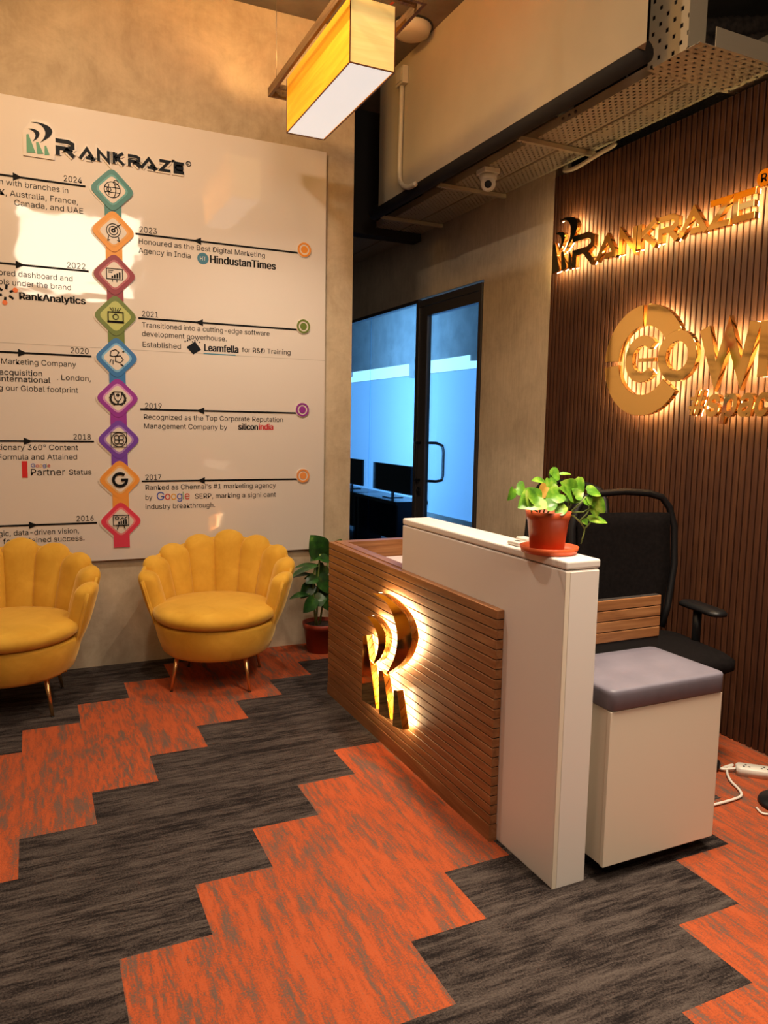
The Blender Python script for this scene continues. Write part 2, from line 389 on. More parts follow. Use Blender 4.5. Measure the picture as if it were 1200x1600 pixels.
# glass door and partition
D0, D1, ZT = 4.672, 5.645, 2.455
df = MB()
df.box(XW-.01, XW+.05, D0, D0+.03, 0, ZT); df.box(XW-.01, XW+.05, D1-.02, D1+.03, 0, ZT); df.box(XW-.01, XW+.05, D0+.03, D1-.02, ZT-.05, ZT)
dr = struct('door_1', df, M_['alu'])
lf = MB(); lf.box(XW, XW+.04, D0+.032, D0+.05, .02, ZT-.052); lf.box(XW, XW+.04, D1-.15, D1-.024, .02, ZT-.052)
lf.box(XW, XW+.04, D0+.05, D1-.15, ZT-.13, ZT-.052); lf.box(XW, XW+.04, D0+.05, D1-.15, .02, .12)
struct('door_leaf', lf, M_['alu'], dr)
struct('door_pane', B(XW+.016, XW+.024, D0+.05, D1-.15, .12, ZT-.13), M_['glass'], dr)
def dhandle(xo):
    yy = D1-.075; r = MB()
    r.tube([(XW+.0+(-.0 if xo < 0 else .04), yy, .99), (XW+xo, yy, .99), (XW+xo, yy-.005, 1.02), (XW+xo, yy-.005, 1.27), (XW+xo, yy, 1.30), (XW+(0 if xo < 0 else .04), yy, 1.30)], .011)
    return r
struct('door_handle', dhandle(-.055), M_['black'], dr)
hb = MB(); hb.tube([(XW+.04, D1-.16, 1.30), (XW+.075, D1-.22, 1.30), (XW+.085, D1-.30, 1.28), (XW+.085, D1-.32, 1.24), (XW+.085, D1-.32, 1.04), (XW+.085, D1-.30, 1.0), (XW+.075, D1-.22, .985), (XW+.04, D1-.16, .985)], .012)
struct('door_handle', hb, M_['alu'], dr)
lk = MB(); lk.box(XW-.012, XW+.002, D1-.095, D1-.055, .86, .93); lk.tube([(XW-.012, D1-.075, .90), (XW-.022, D1-.075, .90)], .012)
struct('door_lock', lk, M_['black'], dr)
g1 = struct('window_1', B(XW+.016, XW+.026, D1+.032, 6.66, .0, 2.475), M_['glass'])
g2 = struct('window_2', B(XW+.016, XW+.026, 6.666, 8.45, .0, 2.475), M_['glass'])
struct('trim_4', B(XW+.005, XW+.04, D1+.03, 8.5, 2.448, 2.476), M_['alu'])

# the daylit room behind the glass
struct('floor_office', B(XW+.12, 7.0, 4.0, 16.5, -.05, 0), M_['farfloor'])
FX = 5.5
fw = MB(); fw.box(FX, FX+.1, 4.0, 16.4, 2.50, 3.4); fw.box(FX, FX+.1, 4.0, 16.4, 0, .12)
struct('wall_office', fw, M_['far_wall'])
struct('ceiling_office', B(XW+.12, FX+.1, 4.0, 16.4, 3.3, 3.4), M_['far_wall'])
struct('wall_office_end', B(XW+.12, FX, 3.95, 4.05, 0, 3.3), M_['far_wall'])
wf = struct('window_3', B(FX+.03, FX+.06, 4.0, 16.4, .12, 2.235), M_['frost'])
struct('window_4', B(FX+.03, FX+.06, 4.0, 16.4, 2.245, 2.50), M_['daylight'])
mu = MB()
for yy in (8.9, 10.75, 13.4): mu.box(FX-.03, FX+.03, yy-.09, yy+.09, 2.2 if yy == 10.75 else 2.34, 2.5)
mu.box(FX, FX+.03, 4.0, 16.4, 2.43, 2.50)
struct('trim_5', mu, M_['far_wall'])

# workstations in that room
def workdesk(y0, y1, label):
    t = thing('office_desk', label, 'desk', (3.95, (y0+y1)/2, 0), 0, 'desks behind the glass')
    B(3.62, 4.02, y0, y1, .56, .60).build('desk_top', M_['screen'], t)
    B(3.97, 4.0, y0, y1, .05, .56).build('modesty_panel', M_['screen'], t)
    for yy in (y0+.02, y1-.06): B(3.65, 3.965, yy, yy+.04, 0, .56).build('leg', M_['screen'], t)
workdesk(7.42, 8.6, 'black office desk behind the glass, the one nearer the door')
workdesk(8.65, 10.3, 'black office desk behind the glass, at the far end')
def monitor(y0, y1, z0, z1, label):
    yc = (y0+y1)/2; t = thing('monitor', label, 'monitor', (3.82, yc, .60), 0, 'monitors behind the glass')
    B(3.80, 3.83, y0, y1, z0, z1).build('screen', M_['screen'], t, bevel=.004)
    MB().tube([(3.83, yc, .61), (3.83, yc, z0+.1)], .02).build('stand', M_['screen'], t)
    B(3.74, 3.92, yc-.1, yc+.1, .60, .61).build('base', M_['screen'], t)
monitor(7.44, 8.46, .665, .99, 'wide black monitor behind the glass, beside the door handle')
monitor(8.8, 9.6, .665, 1.0, 'black monitor behind the glass, partly hidden by the beige wall end')

# ================================================================== TIMELINE BOARD
PY = 4.555
tb = thing('timeline_board', 'large white glossy company history board on the beige wall above the yellow chairs', 'board', (.449, YW-.001, .63))
MB().box(-.80, 1.70, PY, YW-.001, .63, 3.10).build('backing', M_['board'], tb, bevel=.003)
MB().box(-.80, 1.70, PY-.0006, PY, 1.836, 1.839).build('panel_seam', P('seam_grey', (.42, .38, .34), .5), tb)
def pl(px, py): q = at(px, py, 1, PY); return q.x, q.z
HB = .0002
def wtext(name, body, pL, pR, cap, m='ink', offset=.0, shear=0, h=.0012):
    (x0, z0), (x1, z1) = pl(*pL), pl(*pR); mb = MB()
    bold = .0035 if offset > .0065 else 0
    for k in range(3 if bold else 1):
        text(mb, body, (x0+bold*k*.5, PY, (z0+z1)/2), x1-x0-bold, cap, base=HB, offset=min(offset, .007), shear=shear, h=h+.0001*k)
    return mb.build(name, M_[m], tb)
C1 = .042
def seg(a, b, s): return (a[0]+(b[0]-a[0])*s, a[1]+(b[1]-a[1])*s)
# years, rules with arrow heads, end dots
for yr, yl, yrr, l0, l1, ah, dot, dcol in [
    ('2023', (218,363.6), (245,365), (211.5,365.4), (466,395), (310,376.6), (475,388), (.72,.26,.03)),
    ('2021', (222,495), (247,495.5), (216,497), (464,515), (313,504.5), (473.6,509), (.12,.17,.03)),
    ('2019', (226.6,638), (252.6,638.6), (219,640), (463,645), (315,642), (472,638.6), (.25,.03,.27)),
    ('2017', (227.5,750), (252,749.5), (221.4,752), (464.5,748.7), (316,750), (473,742), (.72,.27,.07)),
    ('2024', (99.7,284), (128,286), (0,274), (133.5,290.4), (25,275.7), None, None),
    ('2022', (105,418.7), (133.5,421), (0,411), (138.7,424), (29.5,413.5), None, None),
    ('2020', (110.5,552), (138.7,553), (0,549), (143,557.5), (33,551), None, None),
    ('2018', (115,687), (142,687), (0,689), (147,690), (42,689.3), None, None),
    ('2016', (119.6,814.5), (146.5,813.7), (0,822), (151.7,817), (50,820.6), None, None)]:
    wtext('year', yr, yl, yrr, .031)
    a, b = pl(*l0), pl(*l1); zz = (a[1]+b[1])/2; x0 = a[0]
    if not dot: x0 = a[0]-.3
    mb = MB().box(x0, b[0], PY-.0022, PY-HB, zz-.005, zz+.005)
    ax = pl(*ah)[0]; sg = -1 if dot else 1
    mb.fan([(ax+sg*.03, zz), (ax-sg*.015, zz+.02*sg), (ax-sg*.015, zz-.02*sg)], .003, origin=(0, PY, 0), base=HB)
    mb.build('rule', M_['ink'], tb)
    if dot:
        cx = pl(*dot)[0]; cz = zz+.022
        dm = P('dot_colour', dcol, .35)
        r0 = MB(); r0.fan(arc(cx, cz, .047, 0, 360, 28)[:-1], .006, origin=(0, PY, 0), base=HB); o = r0.build('end_dot', M_['white'], tb)
        r1 = MB(); cc = arc(cx, cz, .037, 0, 360, 28)[:-1]; r1.ribbon(cc, .011, .003, True, origin=(0, PY, 0), base=.0062); r1.fan(arc(cx, cz, .022, 0, 360, 24)[:-1], .003, origin=(0, PY, 0), base=.0062)
        r1.build('ring', dm, o)
for body, a, b in [
    ('Honoured as the Best Digital Marketing', (216.7,381.8), (413.8,402)), ('Agency in India', (216.7,397), (297.7,402)),
    ('Transitioned into a cutting-edge software', (222,512.5), (421,524)), ('development powerhouse.', (222,525.5), (354,533)),
    ('Established', (223,542), (282.5,545)), ('for R&D Training', (378,550), (453.7,554.5)),
    ('Recognized as the Top Corporate Reputation', (225,656), (442,658.5)), ('Management Company by', (225,670), (355,670.7)),
    ("Ranked as Chennai's #1 marketing agency", (227.5,764.7), (431,762.5)),
 ('industry breakthrough.', (227.5,795), (336,793)),
    ('n with branches in', (-1,289.5), (106.6,300.4)), ('K, Australia, France,', (0,304), (122,320)), ('Canada, and UAE', (22.5,321), (130,334)),
    ('ored dashboard and', (-2,430), (113.5,439.5)), ('ols under the brand', (-2,444.7), (111,453)),
    ('Marketing Company', (2,569.7), (119,572)), ('. London,', (89,593.5), (142,595.7)), ('g our Global footprint', (-2,611), (122,612.6)),
    ('tionary 360\u00b0 Content', (-3,703), (122,703)), ('Formula and Attained', (-3,718), (120.5,718)),
    ('Partner', (48.5,742.6), (102,742.6)), ('Status', (108,742), (143,741)),
    ('gic, data-driven vision,', (-2,837), (123.5,833.6)), ('for sustained success.', (5,848.5), (132,845.5))]:
    wtext('text_line', body, a, b, .036 if body == 'Partner' else .029, offset=0)
(x0, z0), (x1, z1), (x2, z2), (x3, z3) = pl(227.5,781), pl(238,781), pl(304.6,779), pl(431,776)
mb = MB(); text(mb, 'by', (x0, PY, z0), x1-x0, .029, base=HB, offset=0, h=.0012); text(mb, 'SERP, marking a signi cant', (x2, PY, (z2+z3)/2), x3-x2, .029, base=HB, offset=0, h=.0012); mb.build('text_line', M_['ink'], tb)
wtext('newspaper_name', 'HindustanTimes', (328,411), (431,421), .042, offset=.016)
(x, z) = pl(317, 404); MB().fan(arc(x, z, .033, 0, 360, 24)[:-1], .0015, origin=(0, PY, 0), base=HB).build('newspaper_emblem', P('emblem_blue', (.03, .16, .25), .4), tb)
mb = MB(); text(mb, 'HT', (x-.017, PY, z-.011), .034, .022, base=.002); mb.build('emblem_letters', M_['white'], tb)
wtext('training_name', 'Learnfella', (319,549), (372.6,550.6), .040, 'navy', offset=.018)
(x, z) = pl(302, 543)
mb = MB(); mb.fan([(x-.04, z+.0), (x, z-.04), (x+.045, z-.01), (x+.01, z+.035)], .002, origin=(0, PY, 0), base=HB)
for k in range(7): mb.box(x-.05+.014*k, x-.043+.014*k, PY-.002, PY-HB, z+.028+.006*(k % 3), z+.036+.006*(k % 3))
mb.build('training_emblem', M_['navy'], tb)
(x0, z0), (x1, z1) = pl(318,552.5), pl(368,554.5); B(x0, x1, PY-.0015, PY-HB, (z0+z1)/2-.004, (z0+z1)/2+.002).build('tagline', P('tag_blue', (.05, .22, .34), .4), tb)
wtext('magazine_name', 'silicon', (372,671.5), (403,671.5), .036, offset=.010); wtext('magazine_name', 'india', (404,671.5), (427,671.5), .036, offset=.010).data.materials[0] = P('magazine_red', (.5, .02, .03), .4)
gx0, gx1 = 245, 297
GC = {'b': (.03, .08, .45), 'r': (.5, .03, .02), 'y': (.62, .32, .02), 'g': (.03, .25, .06)}
GM = {k: P('search_'+k, c, .4) for k, c in GC.items()}
def coloured_word(name, pL, pR, cap):
    (x0, z0), (x1, z1) = pl(*pL), pl(*pR); z = (z0+z1)/2; W = x1-x0; pos = 0
    for ch, wd, c in (('G', .235, 'b'), ('o', .175, 'r'), ('o', .175, 'y'), ('g', .17, 'b'), ('l', .05, 'g'), ('e', .165, 'r')):
        mb = MB(); text(mb, ch, (x0+pos*W, PY, z), (wd-.012)*W, cap, base=HB, offset=.0); mb.build(name, GM[c], tb); pos += wd+.006
coloured_word('search_name_letter', (245,781), (297,780), .046)
coloured_word('search_name_letter', (48.5,730), (79,730), .020)
(x0, z0), (x1, z1) = pl(34.7,746.5), pl(42.5,720.5); B(x0, x1, PY-.002, PY-HB, z0, z1).build('partner_tag', P('tag_red', (.55, .02, .02), .4), tb)
wtext('analytics_name', 'RankAnalytics', (30,469), (134,474), .036, offset=.007)
(x, z) = pl(9, 458)
mb = MB()
for a in range(6): mb.ribbon([(x+.02*math.cos(a*PI/3+.4), z+.02*math.sin(a*PI/3+.4)), (x+.045*math.cos(a*PI/3+.4), z+.045*math.sin(a*PI/3+.4))], .012, .002, origin=(0, PY, 0), base=HB)
mb.build('analytics_emblem', M_['ink'], tb)
mb = MB()
for a in (0, 2, 4): mb.fan(arc(x+.05*math.cos(a*PI/3+.4), z+.05*math.sin(a*PI/3+.4), .013, 0, 360, 12)[:-1], .003, origin=(0, PY, 0), base=HB)
mb.build('analytics_dots', P('emblem_orange', (.72, .15, .02), .4), tb)
def serif(body, pL, pR, cap):
    return wtext('magazine_title', body, pL, pR, cap, offset=.006)
serif('acquisition', (-1,586.6), (66,586.6), .029); serif('international', (-1,597), (79,597), .029)

# badges
BC = [(.045,.20,.19), (.72,.30,.015), (.24,.012,.025), (.12,.17,.02), (.03,.16,.42), (.26,.03,.30), (.15,.05,.38), (.72,.29,.05), (.62,.045,.09)]
BI = [(.10,.33,.33), (.72,.35,.06), (.42,.10,.12), (.42,.46,.13), (.18,.42,.68), (.55,.25,.55), (.34,.20,.56), (.72,.42,.16), (.68,.20,.22)]
BZ = [2.695, 2.474, 2.242, 2.018, 1.788, 1.562, 1.328, 1.098, .857]
def rdia(cx, cz, r, c=.22):
    o = []
    for k in range(4):
        a = PI/2*k; p = (cx+r*math.cos(a), cz+r*math.sin(a)); q = PI/2*(k+1); nx = (cx+r*math.cos(q), cz+r*math.sin(q)); b = PI/2*(k-1); pv = (cx+r*math.cos(b), cz+r*math.sin(b))
        s_, e_ = seg(p, pv, c), seg(p, nx, c)
        for t in (0, .25, .5, .75, 1):
            o.append(((1-t)**2*s_[0]+2*t*(1-t)*p[0]+t*t*e_[0], (1-t)**2*s_[1]+2*t*(1-t)*p[1]+t*t*e_[1]))
    return o
def icon(i, cx, cz):
    mb = MB(); K = dict(origin=(0, PY, 0), base=.0105)
    def S(pts, w_=.0045, closed=False): mb.ribbon([(cx+a, cz+b) for a, b in pts], w_, .001, closed, **K)
    def C(x, z, r, w_=.0045, n=18): S(arc(x, z, r, 0, 360, n)[:-1], w_, True)
    if i == 0:
        C(0, 0, .042); S(arc(0, 0, .042, -90, 90, 10, .042)); S([(.018*math.cos(t), .042*math.sin(t)) for t in [k*PI/8-PI/2 for k in range(17)]][:9]); S([(-.018, -.03), (-.02, 0), (-.018, .03)])
        S([(-.04, .012), (.04, .012)]); S([(-.04, -.014), (.04, -.014)]); C(.02, .04, .012); C(-.018, 0, .011)
    elif i == 1:
        C(0, .005, .036); C(0, .005, .023); S([(-.01, .005), (.04, .042)], .006); S([(-.025, -.025), (-.03, -.05), (-.018, -.045)]); S([(.025, -.025), (.03, -.05), (.018, -.045)]); C(0, .005, .008, .008)
    elif i == 2:
        S([(-.042, -.025), (.042, -.025), (.042, .032), (-.042, .032)], closed=True); S([(-.034, .022), (-.006, .022)]); S([(-.034, .012), (-.012, .012)])
        for k in range(4): S([(-.012+.013*k, -.02), (-.012+.013*k, -.006+.007*k)], .009)
        S([(-.012, -.025), (-.012, -.04)]); S([(.012, -.025), (.012, -.04)])
    elif i == 3:
        S([(-.04, -.03), (.04, -.03), (.04, .02), (-.04, .02)], .006, True); C(0, -.005, .014); S([(-.045, -.035), (.045, -.035)], .007)
        for a in (-.03, -.015, 0, .015, .03): S([(a*.5, .024), (a, .045)], .004)
    elif i == 4:
        S([(-.035, .01), (-.03, .035), (-.005, .045), (.012, .03), (0, .01), (-.02, .006)], closed=True); S([(-.005, .008), (.02, .012), (.035, -.01), (.018, -.028), (-.008, -.02)], closed=True)
        S([(-.03, -.01), (-.038, -.03)]); S([(-.02, -.012), (-.02, -.038)]); S([(.03, .035), (.042, .035)]); S([(.036, .029), (.036, .041)]); S([(.02, -.035), (.036, -.045)], .007)
    elif i == 5:
        S([(-.022, .035), (.022, .035), (.018, .0), (.006, -.016), (-.006, -.016), (-.018, .0)], closed=True); S([(0, -.016), (0, -.03)], .008); S([(-.018, -.034), (.018, -.034)], .007)
        for sg in (-1, 1):
            for k in range(6): a = math.radians(-60+22*k); C(sg*.04*math.cos(a), -.002+.036*math.sin(a), .005, .005, 8)
        C(0, .018, .006, .006, 8)
    elif i == 6:
        for k in range(4): a = PI/4+k*PI/2; C(.017*math.cos(a), .017*math.sin(a), .013)
        C(0, 0, .04); S([(-.042, -.042), (-.042, .042)], .003); S([(.042, -.042), (.042, .042)], .003); S([(-.042, .042), (.042, .042)], .003); S([(-.042, -.042), (.042, -.042)], .003)
    elif i == 7:
        S([(x_, z_) for x_, z_ in arc(0, 0, .036, 48, 360, 26)] + [(.006, 0)], .016)
    else:
        S([(-.042, -.022), (.042, -.022), (.042, .036), (-.042, .036)], closed=True); C(-.022, .02, .009); S([(-.005, .012), (.008, .022), (.018, .014), (.032, .028)])
        for k in range(4): S([(-.012+.013*k, -.016), (-.012+.013*k, 0+.004*k)], .008)
        S([(-.03, -.022), (.03, -.022)], .006); S([(-.014, -.024), (-.022, -.045)]); S([(.014, -.024), (.022, -.045)])
    return mb
for i, z in enumerate(BZ):
    cx = .443+.008*(i/8); K = dict(origin=(0, PY, 0))
    mb = MB(); mb.fan(rdia(cx, z, .122), .006, base=HB+.0006*(8-i), **K)
    zl = BZ[i+1]+.05 if i < 8 else .705
    mb.box(cx-.042, cx+.046, PY-.0058, PY-HB, zl, z-.03)
    bm_ = P('badge_colour', BC[i], .35)
    o = mb.build('milestone_badge', bm_, tb)
    pb = MB(); pb.fan(rdia(cx, z, .091), .0012, base=.0084 if False else HB+.0062+.0006*(8-i), **K); ib = pb.build('inner_border', P('badge_tint', BI[i], .35), o)
    wb = MB(); wb.fan(rdia(cx, z, .078 if i != 3 else .0), .0012, base=HB+.0072+.0006*(8-i), **K)
    if i != 3: wb.build('inner_panel', M_['white'], o)
    ic = icon(i, cx, z); ic.v = [(a, b-.0022, c) for a, b, c in ic.v]; ic.build('icon', M_['ink'], o)
    eb = MB(); eb.fan(rdia(cx-.004, z-.004, .127), .004, base=HB*.5, **K); eb.build('white_edge', M_['white'], o)

# logotype shared by the board and the wall: shapes in their own units
MARK = {'outer': ([(-2.977,.697),(-2.858,.712),(-2.74,.700),(-2.638,.668),(-2.590,.610),(-2.603,.550),(-2.668,.473),(-2.822,.373)],
                  [(-2.977,.697),(-2.90,.693),(-2.835,.685),(-2.768,.650),(-2.725,.585),(-2.724,.522),(-2.756,.452),(-2.822,.373)]),
        'inner': ([(-3.04,.577),(-2.965,.590),(-2.89,.578),(-2.835,.545),(-2.838,.490),(-2.88,.429),(-2.96,.375)],
                  [(-3.04,.577),(-3.0,.568),(-2.955,.552),(-2.918,.522),(-2.906,.488),(-2.918,.440),(-2.96,.375)]),
        'p1': ([(-3.079,.170),(-3.074,.475)], [(-2.915,.186),(-3.035,.490)]),
        'p2': ([(-2.884,.172),(-2.900,.370)], [(-2.770,.190),(-2.855,.376)]),
        'p3': ([(-2.748,.170),(-2.744,.330)], [(-2.652,.190),(-2.712,.338)])}
def smooth_line(pts, k=4):
    if len(pts) < 4: return pts
    o = []; P_ = [Vector(p) for p in pts]; n = len(P_)
    for i in range(n-1):
        p0, p1, p2, p3 = P_[max(i-1, 0)], P_[i], P_[i+1], P_[min(i+2, n-1)]
        for j in range(k):
            t = j/k; q = .5*((2*p1)+(-p0+p2)*t+(2*p0-5*p1+4*p2-p3)*t*t+(-p0+3*p1-3*p2+p3)*t**3); o.append((q.x, q.y))
    o.append(tuple(P_[-1])); return o
def mark_shape(key, tf, shrink=0):
    L, R = MARK[key]; L, R = smooth_line(L), smooth_line(R)
    if shrink:
        L, R = [seg(a, b, shrink) for a, b in zip(L, R)], [seg(b, a, shrink) for a, b in zip(L, R)]
    return [tf(p) for p in L], [tf(p) for p in R]
GL = {'R': [[(0, .91), (.66, .91), (.86, .80), (.86, .58), (.66, .46), (.10, .46), (.10, 0)], [(.50, .46), (.92, .0)]],
      'A': [[(.05, 0), (.50, .90), (.95, 0)], [(.42, .13), (.86, .13)]], 'N': [[(.09, 0), (.09, .93), (.91, .07), (.91, 1)]],
      'K': [[(.09, 0), (.09, 1)], [(.13, .50), (.90, 1)], [(.28, .56), (.93, 0)]], 'Z': [[(.03, .91), (.86, .91), (.14, .09), (.97, .09)]],
      'E': [[(1, .91), (.10, .91), (.10, .09), (1, .09)], [(.10, .5), (.94, .5)]]}
# board logo: white cut-out edge, black strokes, green pillars
bx = lambda p: (.022+(p[0]+3.079)*.258, 2.824+(p[1]-.17)*.296)
K = dict(origin=(0, PY, 0))
lg = MB()
for k in ('outer', 'inner'): L, R = mark_shape(k, bx); lg.strip(L, R, .002, base=.0085, **K)
plate = MB(); plate.fan([(.006, 2.808), (.155, 2.808), (.165, 2.88), (.163, 2.95), (.13, 2.995), (.055, 2.998), (.006, 2.93)], .008, base=HB, **K)
lo = plate.build('logo_plate', M_['white'], tb)
lg.build('logo_crescents', M_['navy'], lo)
for k in ('p1', 'p2', 'p3'): mb = MB(); L, R = mark_shape(k, bx); mb.strip(L, R, .002, base=.0085, **K); mb.build('logo_pillar', M_['logogreen'], lo)
LX = [('R', 86.7, 119), ('A', 123, 149.5), ('N', 151.5, 172), ('K', 175.5, 195), ('R', 199, 220.5), ('A', 218, 246.5), ('Z', 247.5, 267), ('E', 270.5, 287.5)]
zb = (pl(92.5, 243)[1]+pl(278.6, 271.5)[1])/2; zs = pl(279.8, 254.6)[1]-pl(278.6, 271.5)[1]; zr = pl(102, 219.5)[1]-pl(98, 243.3)[1]
edge = MB()
for k_, (ch, a_, b_) in enumerate(LX):
    x0 = pl(a_, 258)[0]; x1 = pl(b_, 258)[0]; ht = zr if k_ == 0 else zs; wd_ = .0205 if k_ == 0 else .0150; x0 += .003; x1 -= .003
    for st in GL[ch]: edge.ribbon([(x0+a*(x1-x0), zb+b*ht) for a, b in st], wd_+.018, .006, base=HB, **K)
    mb = MB()
    for st in GL[ch]: mb.ribbon([(x0+a*(x1-x0), zb+b*ht) for a, b in st], wd_, .002, base=.0075, **K)
    mb.build('letter', M_['navy'], lo)
edge.build('lettering_edge', M_['white'], lo)
rg = MB(); cx, cz = pl(294.5, 256); rg.ribbon(arc(cx, cz, .013, 0, 360, 16)[:-1], .004, .002, True, base=HB, **K); text(rg, 'R', (cx-.006, PY, cz-.008), .012, .016, base=HB); rg.build('registered_mark', M_['ink'], lo)

# ================================================================== SIGNS ON THE SLATS
def face(mb_fn, name, root, led=True, ledm='led', front=.070, depth=.028):
    """mirror-gold letter standing off the slats, with its LED strip behind it"""
    a = MB(); mb_fn(a, depth, front-depth, 1.0); o = a.build(name, M_['gold'], root, bevel=.0012, seg=1)
    if led:
        b = MB(); mb_fn(b, .002, front-depth-.0035, .62); b.build('led_backlight', M_[ledm], o)
    return o
SU = dict(origin=(XW, 0, 0), u=(0, -1, 0), v=(0, 0, 1), n=(-1, 0, 0))
rs_ = thing('wall_sign', 'upper illuminated gold wall sign with striding letters on the brown slats', 'sign', (XW, 3.1, 2.36))
wx = lambda p: (-3.795+(p[0]+3.079)*.455, 2.358+(p[1]-.17)*.555)
for k in ('outer', 'inner', 'p1', 'p2', 'p3'):
    def fn(mb, h, base, s, k=k):
        L, R = mark_shape(k, wx, 0 if s == 1 else .2); mb.strip(L, R, h, base=base, **SU)
    face(fn, 'logo_crescent' if k in ('outer', 'inner') else 'logo_pillar', rs_)
for ch, x0, x1, hs in [('R', -3.612, -3.41, 1.42), ('A', -3.405, -3.232, 1), ('N', -3.223, -3.098, 1), ('K', -3.088, -2.952, 1), ('R', -2.945, -2.812, 1), ('A', -2.812, -2.642, 1), ('Z', -2.634, -2.514, 1), ('E', -2.500, -2.388, 1)]:
    def fn(mb, h, base, s, ch=ch, x0=x0, x1=x1, hs=hs):
        for j, st in enumerate(GL[ch]): mb.ribbon([(x0+a*(x1-x0), 2.358+b*.124*hs) for a, b in st], .030*s*(1.15 if hs > 1 else 1), h-(.0006*j if s == 1 else 0), base=base, **SU)
    face(fn, 'letter', rs_)
def fn(mb, h, base, s): mb.fan(arc(-2.352, 2.512, .037*s, 0, 360, 24)[:-1], h, base=base, **SU)
bd = face(fn, 'registered_badge', rs_)
mb = MB(); text(mb, 'R', (XW, 2.352+.014, 2.495), .028, .034, u=(0,-1,0), n=(-1,0,0), base=.0705); mb.build('badge_letter', M_['ink'], bd)

cs = thing('wall_sign', 'middle illuminated gold wall sign with a split ring around its first letter', 'sign', (XW, 2.7, 1.51))
for a0, a1 in ((93, 178), (25, 87), (184, 325)):
    def fn(mb, h, base, s, a0=a0, a1=a1):
        w_ = .054*s; m_ = (1-s)*6
        mb.strip(arc(-3.004, 1.791, .2285+w_, a0+m_, a1-m_, 36), arc(-3.004, 1.791, .2285-w_, a0+m_, a1-m_, 36), h, base=base, **SU)
    face(fn, 'ring_segment', cs)
def fn(mb, h, base, s):
    w_ = .026*s; mb.strip(arc(-3.003, 1.797, .093+w_, 42, 318, 36), arc(-3.003, 1.797, .093-w_, 42, 318, 36), h, base=base, **SU)
face(fn, 'letter', cs, front=.078)
def fn(mb, h, base, s): mb.ribbon([(-3.027, 1.793), (-2.912, 1.790)], .019*s, h, base=base, **SU)
face(fn, 'letter_bar', cs, front=.078)
def fn(mb, h, base, s):
    w_ = .0265*s; mb.strip(arc(-2.766, 1.796, .0965+w_, 0, 360, 40)[:-1], arc(-2.766, 1.796, .0965-w_, 0, 360, 40)[:-1], h, True, base=base, **SU)
face(fn, 'letter', cs, front=.082)
def fn(mb, h, base, s): mb.ribbon([(-2.617, 1.912), (-2.540, 1.688), (-2.478, 1.885), (-2.402, 1.688), (-2.342, 1.912)], .060*s, h, base=base, **SU)
face(fn, 'letter', cs)
def fn(mb, h, base, s):
    mb.ribbon([(-2.292, 1.672), (-2.292, 1.885), (-2.20, 1.885), (-2.165, 1.85), (-2.165, 1.80), (-2.20, 1.765), (-2.27, 1.765)], .052*s, h, base=base, **SU); mb.ribbon([(-2.23, 1.765), (-2.155, 1.675)], .052*s, h-.0006, base=base, **SU)
face(fn, 'letter', cs)
hs_ = thing('wall_sign', 'lowest illuminated gold wall sign in small slanted letters', 'sign', (XW, 2.5, 1.5))
def bold_glyph(ch, x0, x1, z0, cap):
    def fn(mb, h, base, s): text(mb, ch, (XW, -x0-(0 if s == 1 else .002), z0), (x1-x0)*(1 if s == 1 else .95), cap, u=(0,-1,0), n=(-1,0,0), h=h, base=base, shear=.22, offset=.024 if s == 1 else -.018)
    return fn
def fn(mb, h, base, s):
    for j, st in enumerate(([(-2.668, 1.509), (-2.636, 1.628)], [(-2.634, 1.509), (-2.602, 1.628)], [(-2.684, 1.546), (-2.596, 1.546)], [(-2.676, 1.588), (-2.588, 1.588)])): mb.ribbon(st, .017*s, h-(.0006*j if s == 1 else 0), base=base, **SU)
face(fn, 'letter', hs_)
for ch, x0, x1 in (('s', -2.582, -2.502), ('p', -2.500, -2.408), ('a', -2.404, -2.326), ('c', -2.318, -2.245), ('e', -2.237, -2.16)):
    face(bold_glyph(ch, x0, x1, 1.509, .122), 'letter', hs_)

# ================================================================== RECEPTION DESK
dk = thing('reception_desk', 'wood clad reception desk with a raised white counter and a glowing gold logo', 'desk', (1.6, 2.7, 0))
XF = 1.398
cl = MB(); n = 22; z0 = .062; ph = (.826-z0)/n
for k in range(n): cl.box(XF, 1.428, 2.075, 3.66, z0+k*ph, z0+(k+1)*ph-.0035)
cl.build('front_cladding', M_['deskwood'], dk, bevel=.0015, seg=1)
B(XF+.006, 1.4279, 2.078, 3.658, .004, .815).build('cladding_backing', M_['dark'], dk)
B(XF-.002, 1.428, 2.074, 3.662, 0, .059).build('plinth', M_['deskwood'], dk)
B(1.4281, 1.478, 2.865, 3.66, 0, .826).build('inner_panel', M_['deskwood'], dk)
MB().box(1.4781, 1.98, 3.60, 3.66, 0, .826).build('far_side_panel', M_['deskwood_x'], dk)
# near side boards, seen past the white counter
nb = MB()
for k in range(4): nb.box(1.562, 2.122, 2.062, 2.092, .664+.0400*k, .664+.0400*(k+1)-.003)
nb.build('near_side_boards', M_['deskwood_x'], dk, bevel=.002, seg=1)
B(1.562, 2.120, 2.066, 2.090, .30, .822).build('near_side_backing', M_['dark'], dk)
B(1.562, 1.95, 2.0921, 3.5999, .69, .72).build('worktop', M_['deskwood'], dk)
sb = MB(); sb.box(1.4285, 1.556, 1.766, 2.86, 0, 1.012); sb.build('counter_body', M_['laminate'], dk, bevel=.004)
sb = MB(); sb.box(1.4285, 1.560, 1.764, 2.862, 1.0145, 1.042); sb.build('counter_top', M_['laminate'], dk, bevel=.007, seg=3)
B(1.4445, 1.553, 1.762, 1.7658, .0, 1.008).build('counter_end_panel', M_['laminate'], dk, bevel=.001)
B(1.4286, 1.444, 1.7635, 1.7658, .0, 1.008).build('counter_end_edge', M_['cream'], dk)
